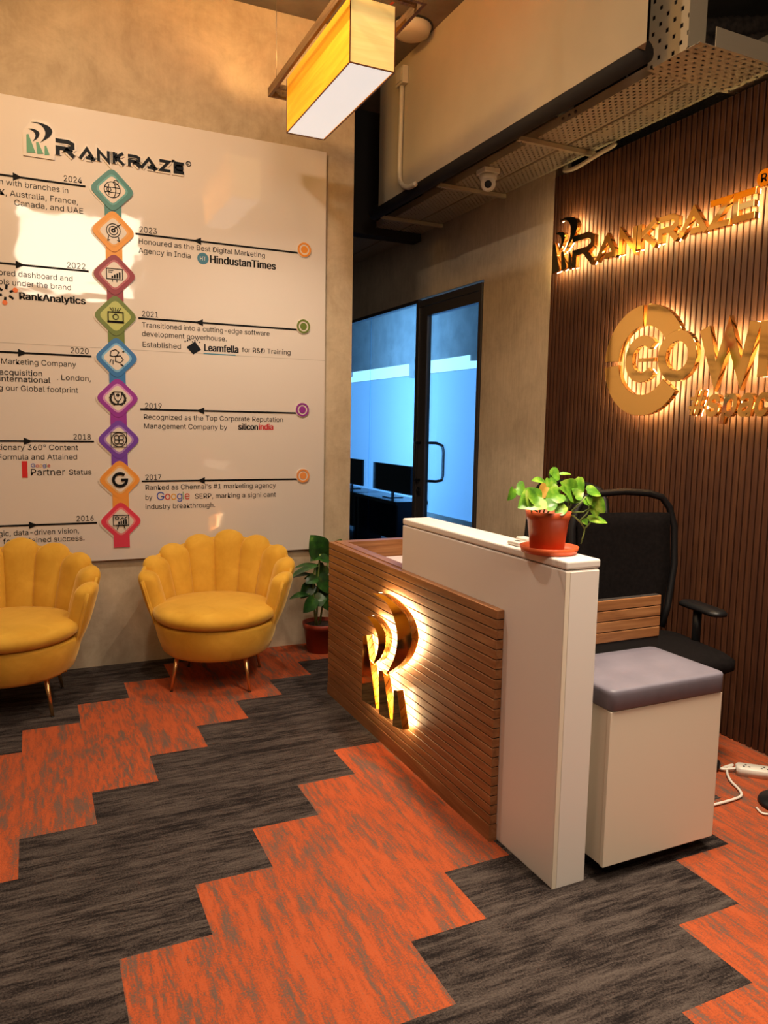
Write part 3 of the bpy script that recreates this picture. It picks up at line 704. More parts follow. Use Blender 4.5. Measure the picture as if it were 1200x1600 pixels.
# logo on the front
DU = dict(origin=(XF, 0, 0), u=(0, -1, 0), v=(0, 0, 1), n=(-1, 0, 0))
for k in ('outer', 'inner', 'p1', 'p2', 'p3'):
    def fn(mb, h, base, s, k=k):
        L, R = mark_shape(k, lambda p: p, 0 if s == 1 else .12); mb.strip(L, R, h, base=base, **DU)
    a = MB(); fn(a, .032, .022, 1); o = a.build('logo_crescent' if k in ('outer', 'inner') else 'logo_pillar', M_['gold'], dk, bevel=.001, seg=1)
    b = MB(); fn(b, .002, .0195, .6); b.build('led_backlight', M_['led_desk'], o)

# papers lying on the worktop
def papers(x0, x1, y0, y1, z, h, m, label):
    o = B(x0, x1, y0, y1, z, z+h).build('paper_stack', m, None, bevel=.001); tag(o, label, 'papers', 'papers on the worktop'); return o
papers(1.50+.1, 1.86, 3.38, 3.585, .7205, .018, M_['paper'], 'pale paper stack on the worktop, against the far side board')
papers(1.565, 1.80, 3.05, 3.36, .7205, .010, P('lilac_paper', (.62, .60, .80), .6), 'lilac paper sheets on the worktop, nearer the raised counter')

# ================================================================== STORAGE SEAT
pf = thing('storage_seat', 'cream box stool with a grey cushion standing at the end of the counter', 'stool', (1.86, 1.92, 0))
PX0, PX1, PY0, PY1 = 1.592, 2.072, 1.722, 2.050
B(PX0+.004, PX1, PY0+.016, PY1, .055, .566).build('body', M_['cream'], pf, bevel=.002)
B(PX0, PX1, PY0, PY0+.0158, .055, .566).build('front_panel', M_['cream'], pf, bevel=.002)
cu = MB(); rows = []
def rrect(x0, x1, y0, y1, r, z, n=6):
    o = []
    for cx, cy, a in ((x1-r, y0+r, -90), (x1-r, y1-r, 0), (x0+r, y1-r, 90), (x0+r, y0+r, 180)):
        for k in range(n+1): t = math.radians(a+90*k/n); o.append((cx+r*math.cos(t), cy+r*math.sin(t), z))
    return o
def stack(mb, rings):
    k = len(rings[0]); v = [p for r in rings for p in r]
    f = [(i*k+j, i*k+(j+1) % k, (i+1)*k+(j+1) % k, (i+1)*k+j) for i in range(len(rings)-1) for j in range(k)]
    f += [tuple(reversed(range(k))), tuple((len(rings)-1)*k+j for j in range(k))]; return mb.add(v, f, True)
e = .006
stack(cu, [rrect(PX0+.004, PX1-.002, PY0, PY1, .02, .5665), rrect(PX0-e, PX1+e, PY0-e, PY1, .024, .575), rrect(PX0-e, PX1+e, PY0-e, PY1, .024, .618), rrect(PX0-e, PX1+e, PY0-e, PY1, .024, .628), rrect(PX0-.003, PX1+.003, PY0-.003, PY1-.003, .022, .634), rrect(PX0+.006, PX1-.006, PY0+.006, PY1-.01, .02, .636), rrect(PX0+.07, PX1-.07, PY0+.07, PY1-.07, .02, .640)])
cu.build('cushion', M_['grey_fab'], pf)
for xx in (PX0+.06, PX1-.06):
    for yy in (PY0+.06, PY1-.06):
        MB().lathe([(.022, -.011), (.026, -.006), (.026, .006), (.022, .011)], (xx, yy, .027), 16, (1,0,0), (0,1,0)).build('caster', M_['black'], pf)
        B(xx-.018, xx+.018, yy-.018, yy+.018, .048, .0549).build('caster_plate', M_['black'], pf)

# ================================================================== SHELL CHAIRS
def shell_chair(name, label, loc, rz):
    t = thing(name, label, 'armchair', loc, rz, 'yellow shell armchairs')
    N_ = 9; span = 218.0; dA = math.radians(span/N_)
    for k in range(N_):
        q = (k-(N_-1)/2)/((N_-1)/2)                 # -1..1, 0 = middle of the back (+Y)
        a = q*math.radians(span/2-span/N_/2)
        top = .795-.170*abs(q)**1.35
        rings = []; H0 = .245; SL = [0, .1, .2, .35, .5, .65, .76, .84, .88, .915, .945, .968, .985, .996, 1.0]; st = len(SL)-1
        for j in range(st+1):
            s_ = SL[j]
            dome = 1 if s_ < .86 else math.sqrt(max(0, 1-((s_-.86)/.14)**2))
            z = H0+(top-H0)*s_
            ss = (z-.19)/.6; R = .262+.172*min(1, ss*1.05)**.8
            wd = 2*(R+.0)*math.tan(dA/2)*.525*max(dome, .10); th = .068*(.35+.65*min(1, s_*2.2))*max(dome, .12)
            ring = []
            for m in range(16):
                b = 2*PI*m/16; cx = math.copysign(abs(math.cos(b))**.62, math.cos(b)); sy = math.copysign(abs(math.sin(b))**.8, math.sin(b))
                tx = wd*cx; ry = R-.010 + (th*.62*sy if sy > 0 else th*1.0*sy)
                # local frame: radial dir (sin a, cos a), tangent (cos a, -sin a)
                ring.append((ry*math.sin(a)+tx*math.cos(a), ry*math.cos(a)*.95-tx*math.sin(a)*.95, z))
            rings.append(ring)
        mb = MB(); stack(mb, rings); mb.build('backrest_channel', M_['velvet'], t, local=True, sub=1)
    # outer shell skin behind the channels
    rows = []
    for j in range(9):
        s_ = j/8; row = []
        for k in range(49):
            q = -1+2*k/48; a = q*math.radians(span/2+1); top = .755-.175*abs(q)**1.35
            z = .185+(top-.185)*s_; ss = max(0, (z-.19)/.6); R = .256+.172*min(1, ss*1.05)**.8+.020
            row.append((R*math.sin(a), R*math.cos(a)*.95, z))
        rows.append(row)
    mb = MB(); mb.grid(rows); o = mb.build('outer_shell', M_['velvet'], t, local=True); sd = o.modifiers.new('solid', 'SOLIDIFY'); sd.thickness = .014; sd.offset = -1
    # piping along the front edges of the shell
    for sg in (0, 48):
        mb = MB(); mb.tube([tuple(Vector(r[sg])+Vector((0, -.003, 0))) for r in rows], .005, 8); mb.build('piping', M_['velvet'], t, local=True)
    mb = MB(); seg_ = 48; prof = [(.225, .182), (.262, .186), (.283, .205), (.305, .27), (.322, .345), (.318, .362), (.20, .366)]
    vs = []; 
    for r, z in prof:
        for j in range(seg_):
            a = 2*PI*j/seg_; fy = -1 if math.sin(a) < 0 else 1
            vs.append((r*1.04*math.cos(a), r*math.sin(a)*(1.06 if fy < 0 else .92)-.01, z))
    fs = [(i*seg_+j, i*seg_+(j+1) % seg_, (i+1)*seg_+(j+1) % seg_, (i+1)*seg_+j) for i in range(len(prof)-1) for j in range(seg_)]
    fs += [tuple(reversed(range(seg_))), tuple((len(prof)-1)*seg_+j for j in range(seg_))]
    mb.add(vs, fs, True); mb.build('base', M_['velvet'], t, local=True)
    mb = MB(); prof = [(.24, .367), (.312, .372), (.333, .390), (.338, .412), (.330, .434), (.300, .452), (.22, .464), (.12, .470), (.03, .472)]; vs = []
    for r, z in prof:
        for j in range(seg_):
            a = 2*PI*j/seg_; fr = math.sin(a) < 0
            rr = r*(1.0 if fr else .94); vs.append((rr*math.cos(a)*1.0, rr*math.sin(a)*(1.09 if fr else .90)-.02, z))
    fs = [(i*seg_+j, i*seg_+(j+1) % seg_, (i+1)*seg_+(j+1) % seg_, (i+1)*seg_+j) for i in range(len(prof)-1) for j in range(seg_)]
    fs += [tuple(reversed(range(seg_))), tuple((len(prof)-1)*seg_+j for j in range(seg_))]
    mb.add(vs, fs, True); mb.build('seat_cushion', M_['velvet'], t, local=True)
    for sx in (-1, 1):
        for sy in (-1, 1):
            mb = MB(); mb.tube([(sx*.208, sy*.208, .003), (sx*.18, sy*.18, .195)], .01, 12, True, [.0075, .0125]); lg_ = mb.build('leg', M_['brass'], t, local=True)
            MB().lathe([(.0085, 0), (.0085, .004)], (sx*.208, sy*.208, 0), 12).build('foot', M_['black'], lg_, local=True)
    return t
ch1 = shell_chair('shell_armchair', 'yellow velvet shell armchair with gold legs, in front of the board beside the floor plant', (.906, 4.105, 0), math.radians(-23))
ch2 = dup(ch1, (-.13, 4.09, 0), math.radians(-8), 'yellow velvet shell armchair cut by the left picture edge, nearest the red badge')

# ================================================================== OFFICE CHAIRS
def office_chair(label, loc, rz):
    t = thing('office_chair', label, 'chair', loc, rz, 'black office chairs behind the desk')
    # local: faces -Y, seat centre at origin, back at +Y
    def back(z): return .235+.10*(z-.5)
    w2 = .272; pts = []
    for x, z in [(-.20, .50), (-.235, .60), (-w2, .80), (-w2, .98), (-.245, 1.07), (-.205, 1.118), (-.13, 1.138), (0, 1.146), (.13, 1.138), (.205, 1.118), (.245, 1.07), (w2, .98), (w2, .80), (.235, .60), (.20, .50)]:
        pts.append((x, back(z)-.03*(1-(x/w2)**2)*0+.0, z))
    MB().tube(pts, .017, 10).build('back_frame', M_['black'], t, local=True)
    rows = []
    for j in range(9):
        z = .52+(1.045-.52)*j/8; hw = .19+(.245-.19)*min(1, j/4); rows.append([(hw*(-1+2*k/8), back(z)+.028*(1-(-1+2*k/8)**2), z) for k in range(9)])
    mb = MB(); mb.grid(rows); o = mb.build('back_panel', M_['blackmesh'], t, local=True); sd = o.modifiers.new('solid', 'SOLIDIFY'); sd.thickness = .02; sd.offset = 0
    mb = MB(); stack(mb, [rrect(-.23, .23, -.24, .22, .07, .425), rrect(-.25, .25, -.26, .235, .08, .44), rrect(-.25, .25, -.26, .235, .08, .475), rrect(-.225, .225, -.235, .21, .08, .495), rrect(-.15, .15, -.15, .15, .08, .50)])
    mb.build('seat', M_['blackmesh'], t, local=True)
    MB().tube([(0, .02, .40), (0, .18, .41), (0, .262, .46), (0, back(.62)+.035, .62)], .022, 10).build('back_bracket', M_['black'], t, local=True)
    for sx in (-1, 1):
        mb = MB(); mb.tube([(sx*.20, .02, .41), (sx*.27, .02, .43), (sx*.228, .02, .47), (sx*.228, .02, .64)], .02, 10)
        o = mb.build('arm_post', M_['black'], t, local=True)
        mb = MB(); stack(mb, [rrect(sx*.228-.042, sx*.228+.042, -.14, .12, .035, .640), rrect(sx*.228-.045, sx*.228+.045, -.143, .123, .04, .652), rrect(sx*.228-.036, sx*.228+.036, -.13, .11, .035, .664)]); mb.build('armrest', M_['black'], o, local=True)
    MB().lathe([(.06, .40), (.06, .425)], (0,0,0), 20).build('mechanism', M_['black'], t, local=True)
    MB().lathe([(.028, .09), (.028, .25), (.018, .251), (.018, .41)], (0,0,0), 16).build('column', M_['black'], t, local=True)
    for k in range(5):
        a = 2*PI*k/5+.3; c_, s_ = math.cos(a), math.sin(a)
        mb = MB(); mb.tube([(.02*c_, .02*s_, .095), (.15*c_, .15*s_, .085), (.28*c_, .28*s_, .065)], .02, 8, True, [.024, .019, .014]); o = mb.build('base_leg', M_['black'], t, local=True)
        MB().lathe([(.02, -.018), (.027, -.012), (.027, .012), (.02, .018)], (.28*c_, .28*s_, .027), 14, (-s_, c_, 0), (0, 0, 1)).build('caster', M_['black'], o, local=True)
    return t
oc = office_chair('black mesh office chair behind the counter, the nearer one with its right armrest showing', (2.465, 2.42, 0), math.radians(-10))
dup(oc, (2.36, 3.23, 0), math.radians(-80), 'black office chair farther back, only its top rail showing behind the pothos')

# ================================================================== PLANTS
def leaf(mb, base, tip, width, nrm, droop=.12, fold=.25, heart=True):
    base, tip, nrm = Vector(base), Vector(tip), Vector(nrm); L = (tip-base); ln = L.length; d = L.normalized()
    s_ = d.cross(nrm).normalized(); nn = s_.cross(d).normalized(); rows = []
    for i in range(9):
        t = i/8
        wv = (math.sin(PI*min(1, t**.62))**.8) if heart else math.sin(PI*t**.85)**.9
        if i == 8: wv = .0
        if i == 0: wv = .12 if not heart else .35
        row = []
        for j in range(7):
            q = -1+2*j/6
            p = base+d*(ln*t-(ln*.10*abs(q) if heart and i < 2 else 0))+s_*(q*wv*width/2)+nn*(abs(q)*fold*wv*width/2-droop*ln*(t-.35)**2*2)
            row.append(p)
        rows.append(row)
    mb.grid(rows)
pot = thing('potted_pothos', 'green pothos in an orange pot and saucer on the white counter', 'plant', (1.462, 1.905, 1.042))
PC = Vector((1.462, 1.905, 0))
def cz(prof, c=PC): return [(r, z) for r, z in prof]
SC = Vector((1.478, 1.915, 0))
sm = MB(); sm.lathe([(.068, 1.0425), (.086, 1.044), (.093, 1.064), (.090, 1.065), (.083, 1.050), (.02, 1.0485)], SC, 40); sm.build('saucer', M_['terracotta'], pot)
pm = MB(); pm.lathe([(.048, 1.049), (.052, 1.049), (.064, 1.148), (.066, 1.149), (.0715, 1.176), (.0685, 1.177), (.062, 1.150), (.058, 1.150)], PC, 40); pm.build('pot', M_['terracotta'], pot)
MB().lathe([(.06, 1.155), (.062, 1.163), (.03, 1.166), (.005, 1.167)], PC, 24).build('soil', M_['soil'], pot)
lm_ = MB(); sm_ = MB(); om = MB()
def pp(zx, zy, dy): return at(780+zx*.15, 730+zy*.15, 1, 1.905+dy)
# (base, tip) in the plant's own depth layers
for b, t, wd, dy, nrm in [
    ((480,160), (345,128), .034, .02, (.2,-.6,.9)), ((590,130), (530,45), .045, .03, (.3,-.8,.5)), ((640,75), (755,66), .022, .03, (0,-.4,1)), ((530,60), (640,120), .05, .03, (.2,-.9,.4)),
    ((180,215), (275,255), .05, .0, (.1,-.9,.4)), ((150,225), (95,350), .032, -.01, (.3,-.9,.2)), ((430,310), (205,410), .075, -.05, (.1,-.8,.7)), ((400,300), (310,430), .075, -.06, (0,-.9,.5)),
    ((330,270), (440,400), .06, -.05, (.2,-.9,.3)), ((520,120), (540,260), .045, .0, (.1,-1,.2)), ((640,270), (490,350), .055, -.04, (0,-.8,.6)), ((480,410), (610,380), .045, -.06, (0,-.7,.7)),
    ((580,440), (720,420), .05, -.05, (.1,-.8,.6)), ((780,290), (655,150), .075, .0, (.2,-.9,.3)), ((770,180), (890,280), .075, .01, (.2,-.9,.35)), ((790,300), (880,260), .04, -.02, (0,-.8,.6)), ((700,260), (630,210), .03, -.03, (0,-.8,.6)),
    ((920,250), (1070,280), .05, .02, (.1,-.7,.8)), ((990,400), (1090,320), .075, .02, (.3,-.9,.2)), ((930,290), (1010,400), .06, .02, (.2,-.9,.2)), ((970,400), (1030,520), .05, .03, (.2,-1,.1)),
    ((940,545), (1140,565), .04, .03, (.1,-.6,.8)), ((870,550), (920,600), .03, .03, (.1,-.8,.5)), ((900,330), (950,400), .04, .01, (.1,-1,.2)), ((500,210), (520,120), .04, .02, (.2,-.9,.3)), ((560,250), (640,240), .045, -.02, (0,-.8,.6)), ((690,330), (860,350), .03, .01, (0,-.8,.5))]:
    leaf(lm_, pp(*b, dy), pp(*t, dy-.012), wd*1.1, nrm)
leaf(om, pp(495,205,-.02), pp(420,320,-.03), .05, (.1,-.9,.3))
lm_.build('foliage', M_['pothos'], pot); om.build('old_leaf', M_['oldleaf'], pot)
for pts in ([(620,480,0),(740,470,.01),(870,470,.02),(940,430,.02),(920,330,.02)], [(640,485,0),(740,470,.0),(840,380,.01),(900,310,.01)], [(690,470,0),(750,400,0),(770,310,0)], [(680,480,0),(720,420,0),(730,300,0)],
            [(700,480,0),(780,510,.01),(850,580,.02),(890,640,.03),(880,700,.03),(850,800,.03)], [(890,640,.03),(950,580,.03),(960,545,.03)], [(840,555,.02),(910,490,.02),(940,440,.02)], [(500,480,0),(560,400,.0),(600,140,.03)],
            [(420,470,0),(440,400,-.02),(430,320,-.04)], [(400,470,0),(260,330,-.02),(220,280,-.01),(180,220,0)], [(460,480,0),(500,350,0),(510,210,.02)], [(340,480,0),(330,430,-.03)], [(650,390,0),(660,330,.0)]):
    sm_.tube([pp(a, b, c) for a, b, c in pts], .0026, 6)
sm_.build('stems', M_['stem'], pot)

fp = thing('floor_plant', 'leafy plant in a dark red pot on the floor between armchair and desk', 'plant', (1.635, 4.40, 0))
FC = Vector((1.635, 4.40, 0))
MB().lathe([(.088, .0), (.092, .004), (.112, .150), (.118, .152), (.122, .186), (.116, .188), (.108, .155), (.09, .154)], FC, 36).build('pot', M_['darkpot'], fp)
MB().lathe([(.104, .150), (.106, .165), (.05, .17), (.005, .172)], FC, 24).build('soil', M_['soil'], fp)
fl = MB(); fs_ = MB()
def fq(zx, zy, dy): return at(430+zx*.19167, 820+zy*.19167, 1, 4.36+dy)
for b, t, wd, dy, nrm in [((370,240), (300,85), .17, 0, (.1,-.9,.35)), ((440,270), (545,120), .12, .05, (.1,-.9,.35)), ((330,330), (85,430), .055, -.05, (0,-.3,1)), ((340,330), (160,330), .055, .0, (0,-.3,1)), ((270,400), (75,430), .05, -.03, (0,-.3,1)),
    ((360,250), (285,290), .07, 0, (0,-.5,.9)), ((370,270), (460,300), .09, -.02, (0,-.5,.9)), ((400,330), (340,430), .10, .02, (.2,-.9,.2)), ((270,560), (115,590), .055, -.02, (0,-.4,.9)), ((330,430), (250,470), .08, -.04, (0,-.7,.7)),
    ((320,600), (235,720), .09, -.07, (.1,-.9,.2)), ((360,420), (450,560), .11, .0, (.2,-.9,.2)), ((300,480), (210,600), .09, .0, (-.2,-.9,.2)), ((380,560), (450,700), .11, .02, (.2,-.9,.2)), ((330,620), (420,600), .10, -.03, (.2,-.7,.6)), ((350,440), (240,430), .07, .03, (0,-.5,.8)), ((400,500), (320,640), .10, .03, (0,-1,.1))]:
    leaf(fl, fq(*b, dy), fq(*t, dy-.02), wd, nrm, .15, .2)
for a in ([(335,830,.03),(345,600,.02),(350,420,.01),(365,240,0)], [(345,830,.03),(310,640,0),(310,420,-.02),(330,330,-.03)], [(360,830,.04),(400,560,.03),(420,360,.03),(440,270,.04)], [(330,830,.03),(320,700,.0),(320,600,-.05)], [(350,830,.03),(300,620,.0),(270,560,-.02)]):
    fs_.tube([fq(*q) for q in a], .006, 6)
fl.build('foliage', M_['bigleaf'], fp); fs_.build('stems', M_['stem'], fp)

# white adapter on the counter
ad = thing('adapter', 'small white plug adapter lying beside the saucer on the counter', 'adapter', (1.48, 2.07, 1.042))
MB().box(1.445, 1.485, 2.035, 2.10, 1.0425, 1.058).build('body', M_['whiteplastic'], ad, bevel=.005, seg=3)
MB().box(1.4855, 1.525, 2.05, 2.11, 1.0425, 1.066).build('plug_block', M_['whiteplastic'], ad, bevel=.005, seg=3)
B(1.458, 1.474, 2.05, 2.075, 1.0581, 1.0588).build('socket', M_['black'], ad)

# ================================================================== PENDANT LAMP
lp = thing('pendant_lamp', 'rectangular wood veneer pendant lamp glowing amber under the ceiling', 'lamp', (1.355, 3.515, 2.935))
LX0, LX1, LY0, LY1, LZ0, LZ1 = 1.250, 1.456, 3.085, 3.945, 2.935, 3.20
T = .006
B(LX0, LX0+T, LY0+T, LY1-T, LZ0+.004, LZ1).build('shade_side', M_['veneer_side'], lp); B(LX1-T, LX1, LY0+T, LY1-T, LZ0+.004, LZ1).build('shade_side', M_['veneer_side'], lp)
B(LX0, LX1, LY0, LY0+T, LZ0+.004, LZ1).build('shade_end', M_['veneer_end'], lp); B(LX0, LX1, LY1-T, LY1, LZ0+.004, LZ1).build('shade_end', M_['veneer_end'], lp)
B(LX0+T, LX1-T, LY0+T, LY1-T, LZ0+.003, LZ0+.007).build('diffuser', M_['diffuser'], lp)
ed = MB(); q = .004
for x in (LX0, LX1): ed.box(x-q/2, x+q/2, LY0, LY1, LZ0-.001, LZ0+.0039)
for y in (LY0, LY1): ed.box(LX0, LX1, y-q/2, y+q/2, LZ0-.001, LZ0+.0039)
for x in (LX0, LX1):
    for y in (LY0, LY1): ed.box(x-q/2, x+q/2, y-q/2, y+q/2, LZ0+.0039, LZ1)
ed.build('edge_strip', M_['edgebrown'], lp)
FXa, FXb, FYa, FYb, FZ = 1.19, 1.525, 2.925, 4.085, 3.165
for x0, x1 in ((FXa, FXa+.016), (FXb-.016, FXb)):
    B(x0, x1, FYa, FYb, FZ-.012, FZ+.032).build('frame_rail', M_['frame_wood'], lp, bevel=.001)
for y0, y1 in ((FYa, FYa+.016), (FYb-.016, FYb)):
    B(FXa+.016, FXb-.016, y0, y1, FZ-.012, FZ+.032).build('frame_rail', M_['frame_wood'], lp, bevel=.001)
for yy in (3.0, 4.01):
    B(FXa+.016, FXb-.016, yy-.01, yy+.01, FZ+.008, FZ+.028).build('cross_bar', M_['frame_wood'], lp)
B(1.345, 1.36, FYa+.016, FYb-.016, LZ1+.0005, LZ1+.012).build('spine', M_['frame_wood'], lp)
for x, y in ((FXa+.02, 4.0), (FXa+.02, 3.03), (FXb-.02, 4.0), (FXb-.02, 3.03)):
    MB().tube([(x, y, FZ+.02), (x, y, ZC-.001)], .0022, 6).build('suspension_wire', M_['steel'], lp)
pl_ = bpy.data.lights.new('pendant_glow', 'POINT'); pl_.energy = 45; pl_.color = (1, .58, .20); pl_.shadow_soft_size = .05
po = bpy.data.objects.new('pendant_glow', pl_); COL.objects.link(po); po.location = (1.355, 3.5, 3.10)
ps_ = bpy.data.lights.new('pendant_downlight', 'SPOT'); ps_.energy = 60; ps_.color = (1, .80, .58); ps_.shadow_soft_size = 0; ps_.spot_size = math.radians(150); ps_.spot_blend = .8
pd = bpy.data.objects.new('pendant_downlight', ps_); COL.objects.link(pd); pd.location = (1.355, 3.5, 2.928)

# ================================================================== CEILING SERVICES
ct = thing('cable_tray', 'long double perforated cable tray hung under the ceiling beam', 'cable tray', (2.72, 4.2, 2.99))
YN, YF = 2.655, 6.9
for x0, x1 in ((2.520, 2.722), (2.740, 2.922)):
    B(x0+.002, x1-.002, YN, YF, 2.990, 2.9925).build('tray_bottom', M_['perf'], ct)
    for x in (x0, x1-.002): B(x, x+.002, YN, YF, 2.990, 3.036).build('tray_flange', M_['tray'], ct)
sp = MB()
for k in range(3): sp.tube([(2.519, 3.30-.05*k, 3.012), (2.515, 3.30-.05*k, 3.012)], .008, 10)
sp.build('splice_bolts', M_['steel'], ct)
for yy in (3.535, 4.42, 5.28):
    o = MB(); o.box(2.405, 2.925, yy-.012, yy+.012, 2.962, 2.966); o.box(2.405, 2.925, yy-.012, yy-.009, 2.966, 2.986); o.box(2.405, 2.925, yy+.009, yy+.012, 2.966, 2.986)
    o.build('strut', M_['tray'], ct)
    MB().tube([(2.43, yy, 2.95), (2.43, yy, 3.039)], .004, 8).build('threaded_rod', M_['steel'], ct)
xt = thing('cable_tray', 'perforated cross tray with an upright riser at the top right corner', 'cable tray', (2.48, 2.5, 2.98))
B(2.462, 3.9, 2.37, 2.648, 2.975, 2.978).build('tray_bottom', M_['perfx'], xt)
B(2.545, 3.9, 2.366, 2.3695, 2.975, 3.05).build('tray_flange', M_['tray'], xt)
B(2.462, 3.9, 2.6485, 2.651, 2.975, 3.02).build('tray_flange', M_['tray'], xt)
B(2.459, 2.4615, 2.43, 2.651, 2.975, ZC-.002).build('riser_plate', M_['perfz'], xt)
B(2.4617, 2.555, 2.43, 2.4325, 2.985, ZC-.002).build('riser_flange', M_['tray'], xt)
ut = thing('cable_tray', 'second perforated tray above, running off at the top right edge', 'cable tray', (3.1, 2.9, 3.2))
B(3.16, 3.42, 2.0, 5.2, 3.20, 3.203).build('tray_bottom', M_['perf'], ut); B(3.158, 3.16, 2.0, 5.2, 3.20, 3.27).build('tray_flange', M_['tray'], ut)
B(3.42, 3.422, 2.0, 5.2, 3.20, 3.27).build('tray_flange', M_['tray'], ut)
for x_ in (3.19, 3.39): MB().tube([(x_, 3.6, 3.19), (x_, 3.6, ZC-.001)], .004, 8).build('threaded_rod', M_['steel'], ut)
def hose(pts, r, label):
    mb = MB(); ps = smooth_line3(pts, 14); mb.tube(ps, r, 12, True, [r*(1+.10*((i % 2)*2-1)) for i in range(len(ps))]); tag(mb.build('flexible_hose', M_['hose']), label, 'hose', 'hoses above the trays')
def smooth_line3(pts, k):
    o = []; P_ = [Vector(p) for p in pts]; n = len(P_)
    for i in range(n-1):
        p0, p1, p2, p3 = P_[max(i-1, 0)], P_[i], P_[i+1], P_[min(i+2, n-1)]
        for j in range(k):
            t = j/k; o.append(.5*((2*p1)+(-p0+p2)*t+(2*p0-5*p1+4*p2-p3)*t*t+(-p0+3*p1-3*p2+p3)*t**3))
    o.append(P_[-1]); return o
hose([(3.02, 3.1, 3.84), (3.03, 3.1, 3.6), (3.15, 3.08, 3.46), (3.33, 3.06, 3.42), (3.6, 3.0, 3.50), (3.9, 2.9, 3.55)], .045, 'grey flexible hose curving down beside the riser, the outer one')
hose([(3.14, 3.2, 3.84), (3.16, 3.2, 3.68), (3.30, 3.2, 3.58), (3.5, 3.15, 3.60), (3.9, 3.1, 3.68)], .055, 'thicker grey flexible hose, inside the outer hose at the top right')

pp_ = MB(); pp_.tube([(2.358, 2.56, 2.998), (2.358, 5.3, 2.998)], .047, 16); tag(pp_.build('insulated_pipe', M_['dark']), 'dark insulated pipe running along under the ceiling beam edge', 'pipe')
# security camera under the tray
sc = thing('security_camera', 'white dome security camera under the cable tray', 'camera', (2.545, 4.02, 2.90))
CX, CY = 2.560, 4.06
MB().box(CX-.058, CX+.052, CY-.05, CY+.05, 2.957, 2.9895).build('mount_box', M_['whiteplastic'], sc, bevel=.006)
MB().lathe([(.05, 2.928), (.052, 2.932), (.052, 2.955), (.048, 2.9568)], (CX, CY, 0), 28).build('collar', M_['whiteplastic'], sc)
MB().lathe([(.004, -.044)]+[(.046*math.cos(a), .046*math.sin(a)) for a in [k*PI/16 for k in range(-7, 8)]]+[(.004, .0459)], (CX, CY, 2.905), 28).build('ball', M_['whiteplastic'], sc)
dv = (Vector((0, 0, 1.2))-Vector((CX, CY, 2.905))).normalized()
sd_ = dv.cross(Vector((0,0,1))).normalized()
MB().lathe([(.021, .038), (.022, .046), (.012, .0485)], (CX, CY, 2.905), 20, dv, sd_).build('lens', M_['black'], sc)

# conduit with junction box on the beam face
BX = 2.31
cb = thing('conduit', 'cream conduit with a square junction box running down the beam face', 'conduit', (BX, 4.7, 3.0))
B(BX-.045, BX-.0005, 4.67, 4.78, 3.665, 3.775).build('junction_box', M_['conduit'], cb, bevel=.006)
B(BX-.05, BX-.0455, 4.685, 4.765, 3.68, 3.76).build('box_lid', M_['conduit'], cb, bevel=.002)
MB().tube(smooth_line3([(BX-.02, 4.73, 3.666), (BX-.02, 4.735, 3.4), (BX-.02, 4.74, 3.12), (BX-.02, 4.70, 3.035), (BX-.02, 4.60, 2.99), (BX-.02, 4.50, 2.985)], 6), .016, 12).build('pipe', M_['conduit'], cb)
# ceiling fixture
cf = thing('ceiling_light', 'round white ceiling fixture in the corner beside the beam', 'ceiling light', (2.13, 4.42, ZC))
MB().lathe([(.115, ZC-.001), (.12, ZC-.012), (.105, ZC-.05), (.07, ZC-.062), (.01, ZC-.064)][::-1], (2.17, 4.36, 0), 36).build('cover', M_['conduit'], cf)
MB().lathe([(.128, ZC-.009), (.128, ZC-.0005)], (2.17, 4.36, 0), 36).build('mounting_ring', M_['dark'], cf)
# cables
tag(MB().tube(smooth_line3([(2.9, 3.75, 2.965), (2.87, 3.72, 2.93), (2.86, 3.6, 2.915), (2.87, 3.45, 2.935), (2.90, 3.36, 2.96), (2.905, 3.34, 2.972)], 6), .012, 8).build('cable_loop', M_['conduit']), 'grey cable loop sagging under the tray above the slats', 'cable')
tag(MB().tube(smooth_line3([(1.9, 3.2, ZC-.006), (2.0, 3.5, ZC-.012), (2.02, 3.8, ZC-.008), (1.95, 4.2, ZC-.006)], 6), .006, 8).build('red_cable', M_['red_cable']), 'thin red cable along the dark ceiling beside the lamp', 'cable')

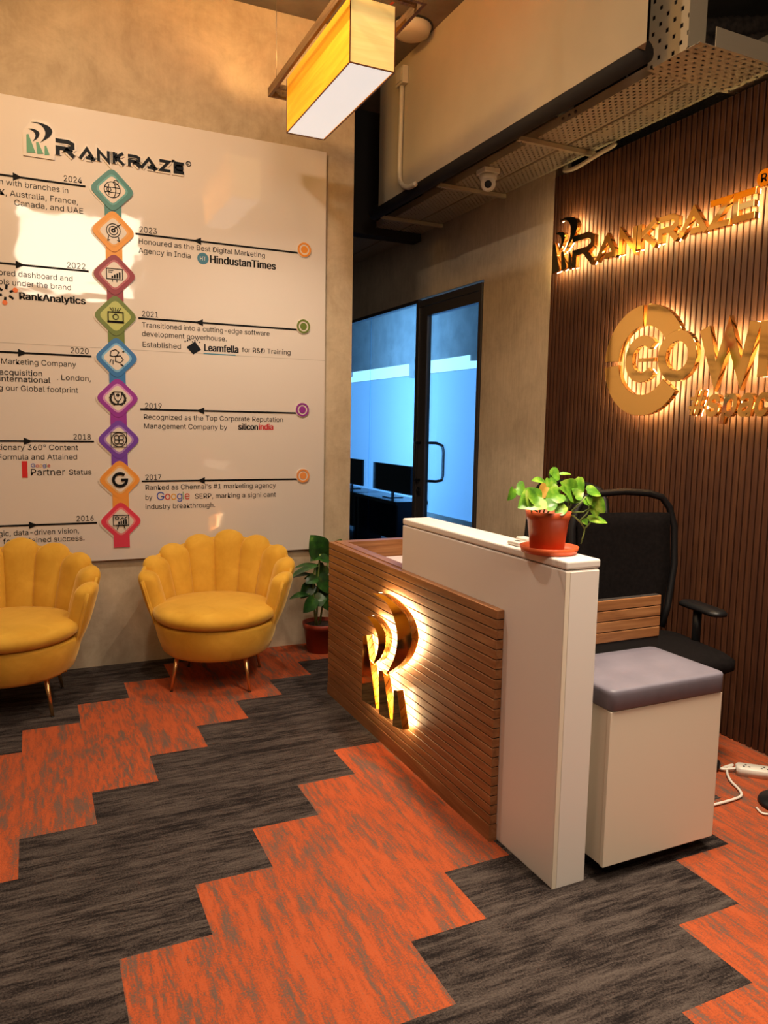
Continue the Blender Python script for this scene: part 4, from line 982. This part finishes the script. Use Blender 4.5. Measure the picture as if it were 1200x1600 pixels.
# ================================================================== FLOOR BITS AT THE RIGHT
ps = thing('power_strip', 'white power strip with a curling cable on the carpet by the slats', 'power strip', (2.75, 2.05, 0))
a0 = Vector((2.655, 2.115, 0)); dirv = Vector((.55, -.50, 0)).normalized(); sdv = Vector((-dirv.y, dirv.x, 0))
def orr(l0, l1, wd, z0, z1, r=.02):
    return [tuple(a0+dirv*x+sdv*y+Vector((0,0,z))) for x, y, z in rrect(l0, l1, -wd, wd, r, z0)], [tuple(a0+dirv*x+sdv*y+Vector((0,0,z))) for x, y, z in rrect(l0, l1, -wd, wd, r, z1)]
mb = MB(); r0, r1 = orr(0, .36, .032, .001, .03); r2, _ = orr(.004, .356, .028, .036, .036); stack(mb, [r0, r1, r2]); mb.build('housing', M_['whiteplastic'], ps)
so = MB()
for k in range(2):
    for dx, dy in ((0, .008), (-.01, -.008), (.012, -.008)):
        c_ = a0+dirv*(.04+.07*k+dx)+sdv*dy; so.lathe([(.0048, .0362), (.0048, .0368)], c_, 10)
so.build('socket_holes', M_['black'], ps)
cpts = [a0+Vector((0,0,.018)), a0+Vector((-.05,.03,.012)), at(1145,1195,2,.008), at(1136,1204,2,.008), at(1141,1219,2,.008), at(1155,1234,2,.008), at(1158,1243,2,.008), at(1146,1249,2,.008), at(1121,1256,2,.008), at(1098,1262,2,.008)]
MB().tube(smooth_line3(cpts, 8), .0055, 8).build('cable', M_['whiteplastic'], ps)
pg = thing('plug', 'black plug with its lead standing in the white power strip', 'plug', tuple(a0+dirv*.17+Vector((0,0,.037))))
c_ = a0+dirv*.17
MB().lathe([(.02, .0375), (.026, .042), (.024, .07), (.01, .085)], c_, 16).build('body', M_['black'], pg)
MB().tube(smooth_line3([c_+Vector((0,0,.08)), c_+Vector((.005,.01,.16)), c_+Vector((.03,.03,.26)), c_+Vector((.07,.02,.30))], 6), .007, 8).build('lead', M_['black'], pg)
sd2 = thing('stand_base', 'black round stand base with a wire on the red carpet, cut by the right edge', 'stand', (2.60, 1.83, 0))
MB().lathe([(.095, 0.001), (.10, .006), (.095, .018), (.03, .026), (.01, .03)], (2.60, 1.835, 0), 36).build('disc', M_['black'], sd2)
MB().tube([(2.60, 1.835, .025), (2.60, 1.835, .55)], .012, 10).build('pole', M_['black'], sd2)
MB().tube(smooth_line3([at(1182,1262,2,.006), at(1190,1270,2,.006), at(1202,1272,2,.006), at(1215,1266,2,.006)], 6), .004, 6).build('wire', M_['whiteplastic'], sd2)
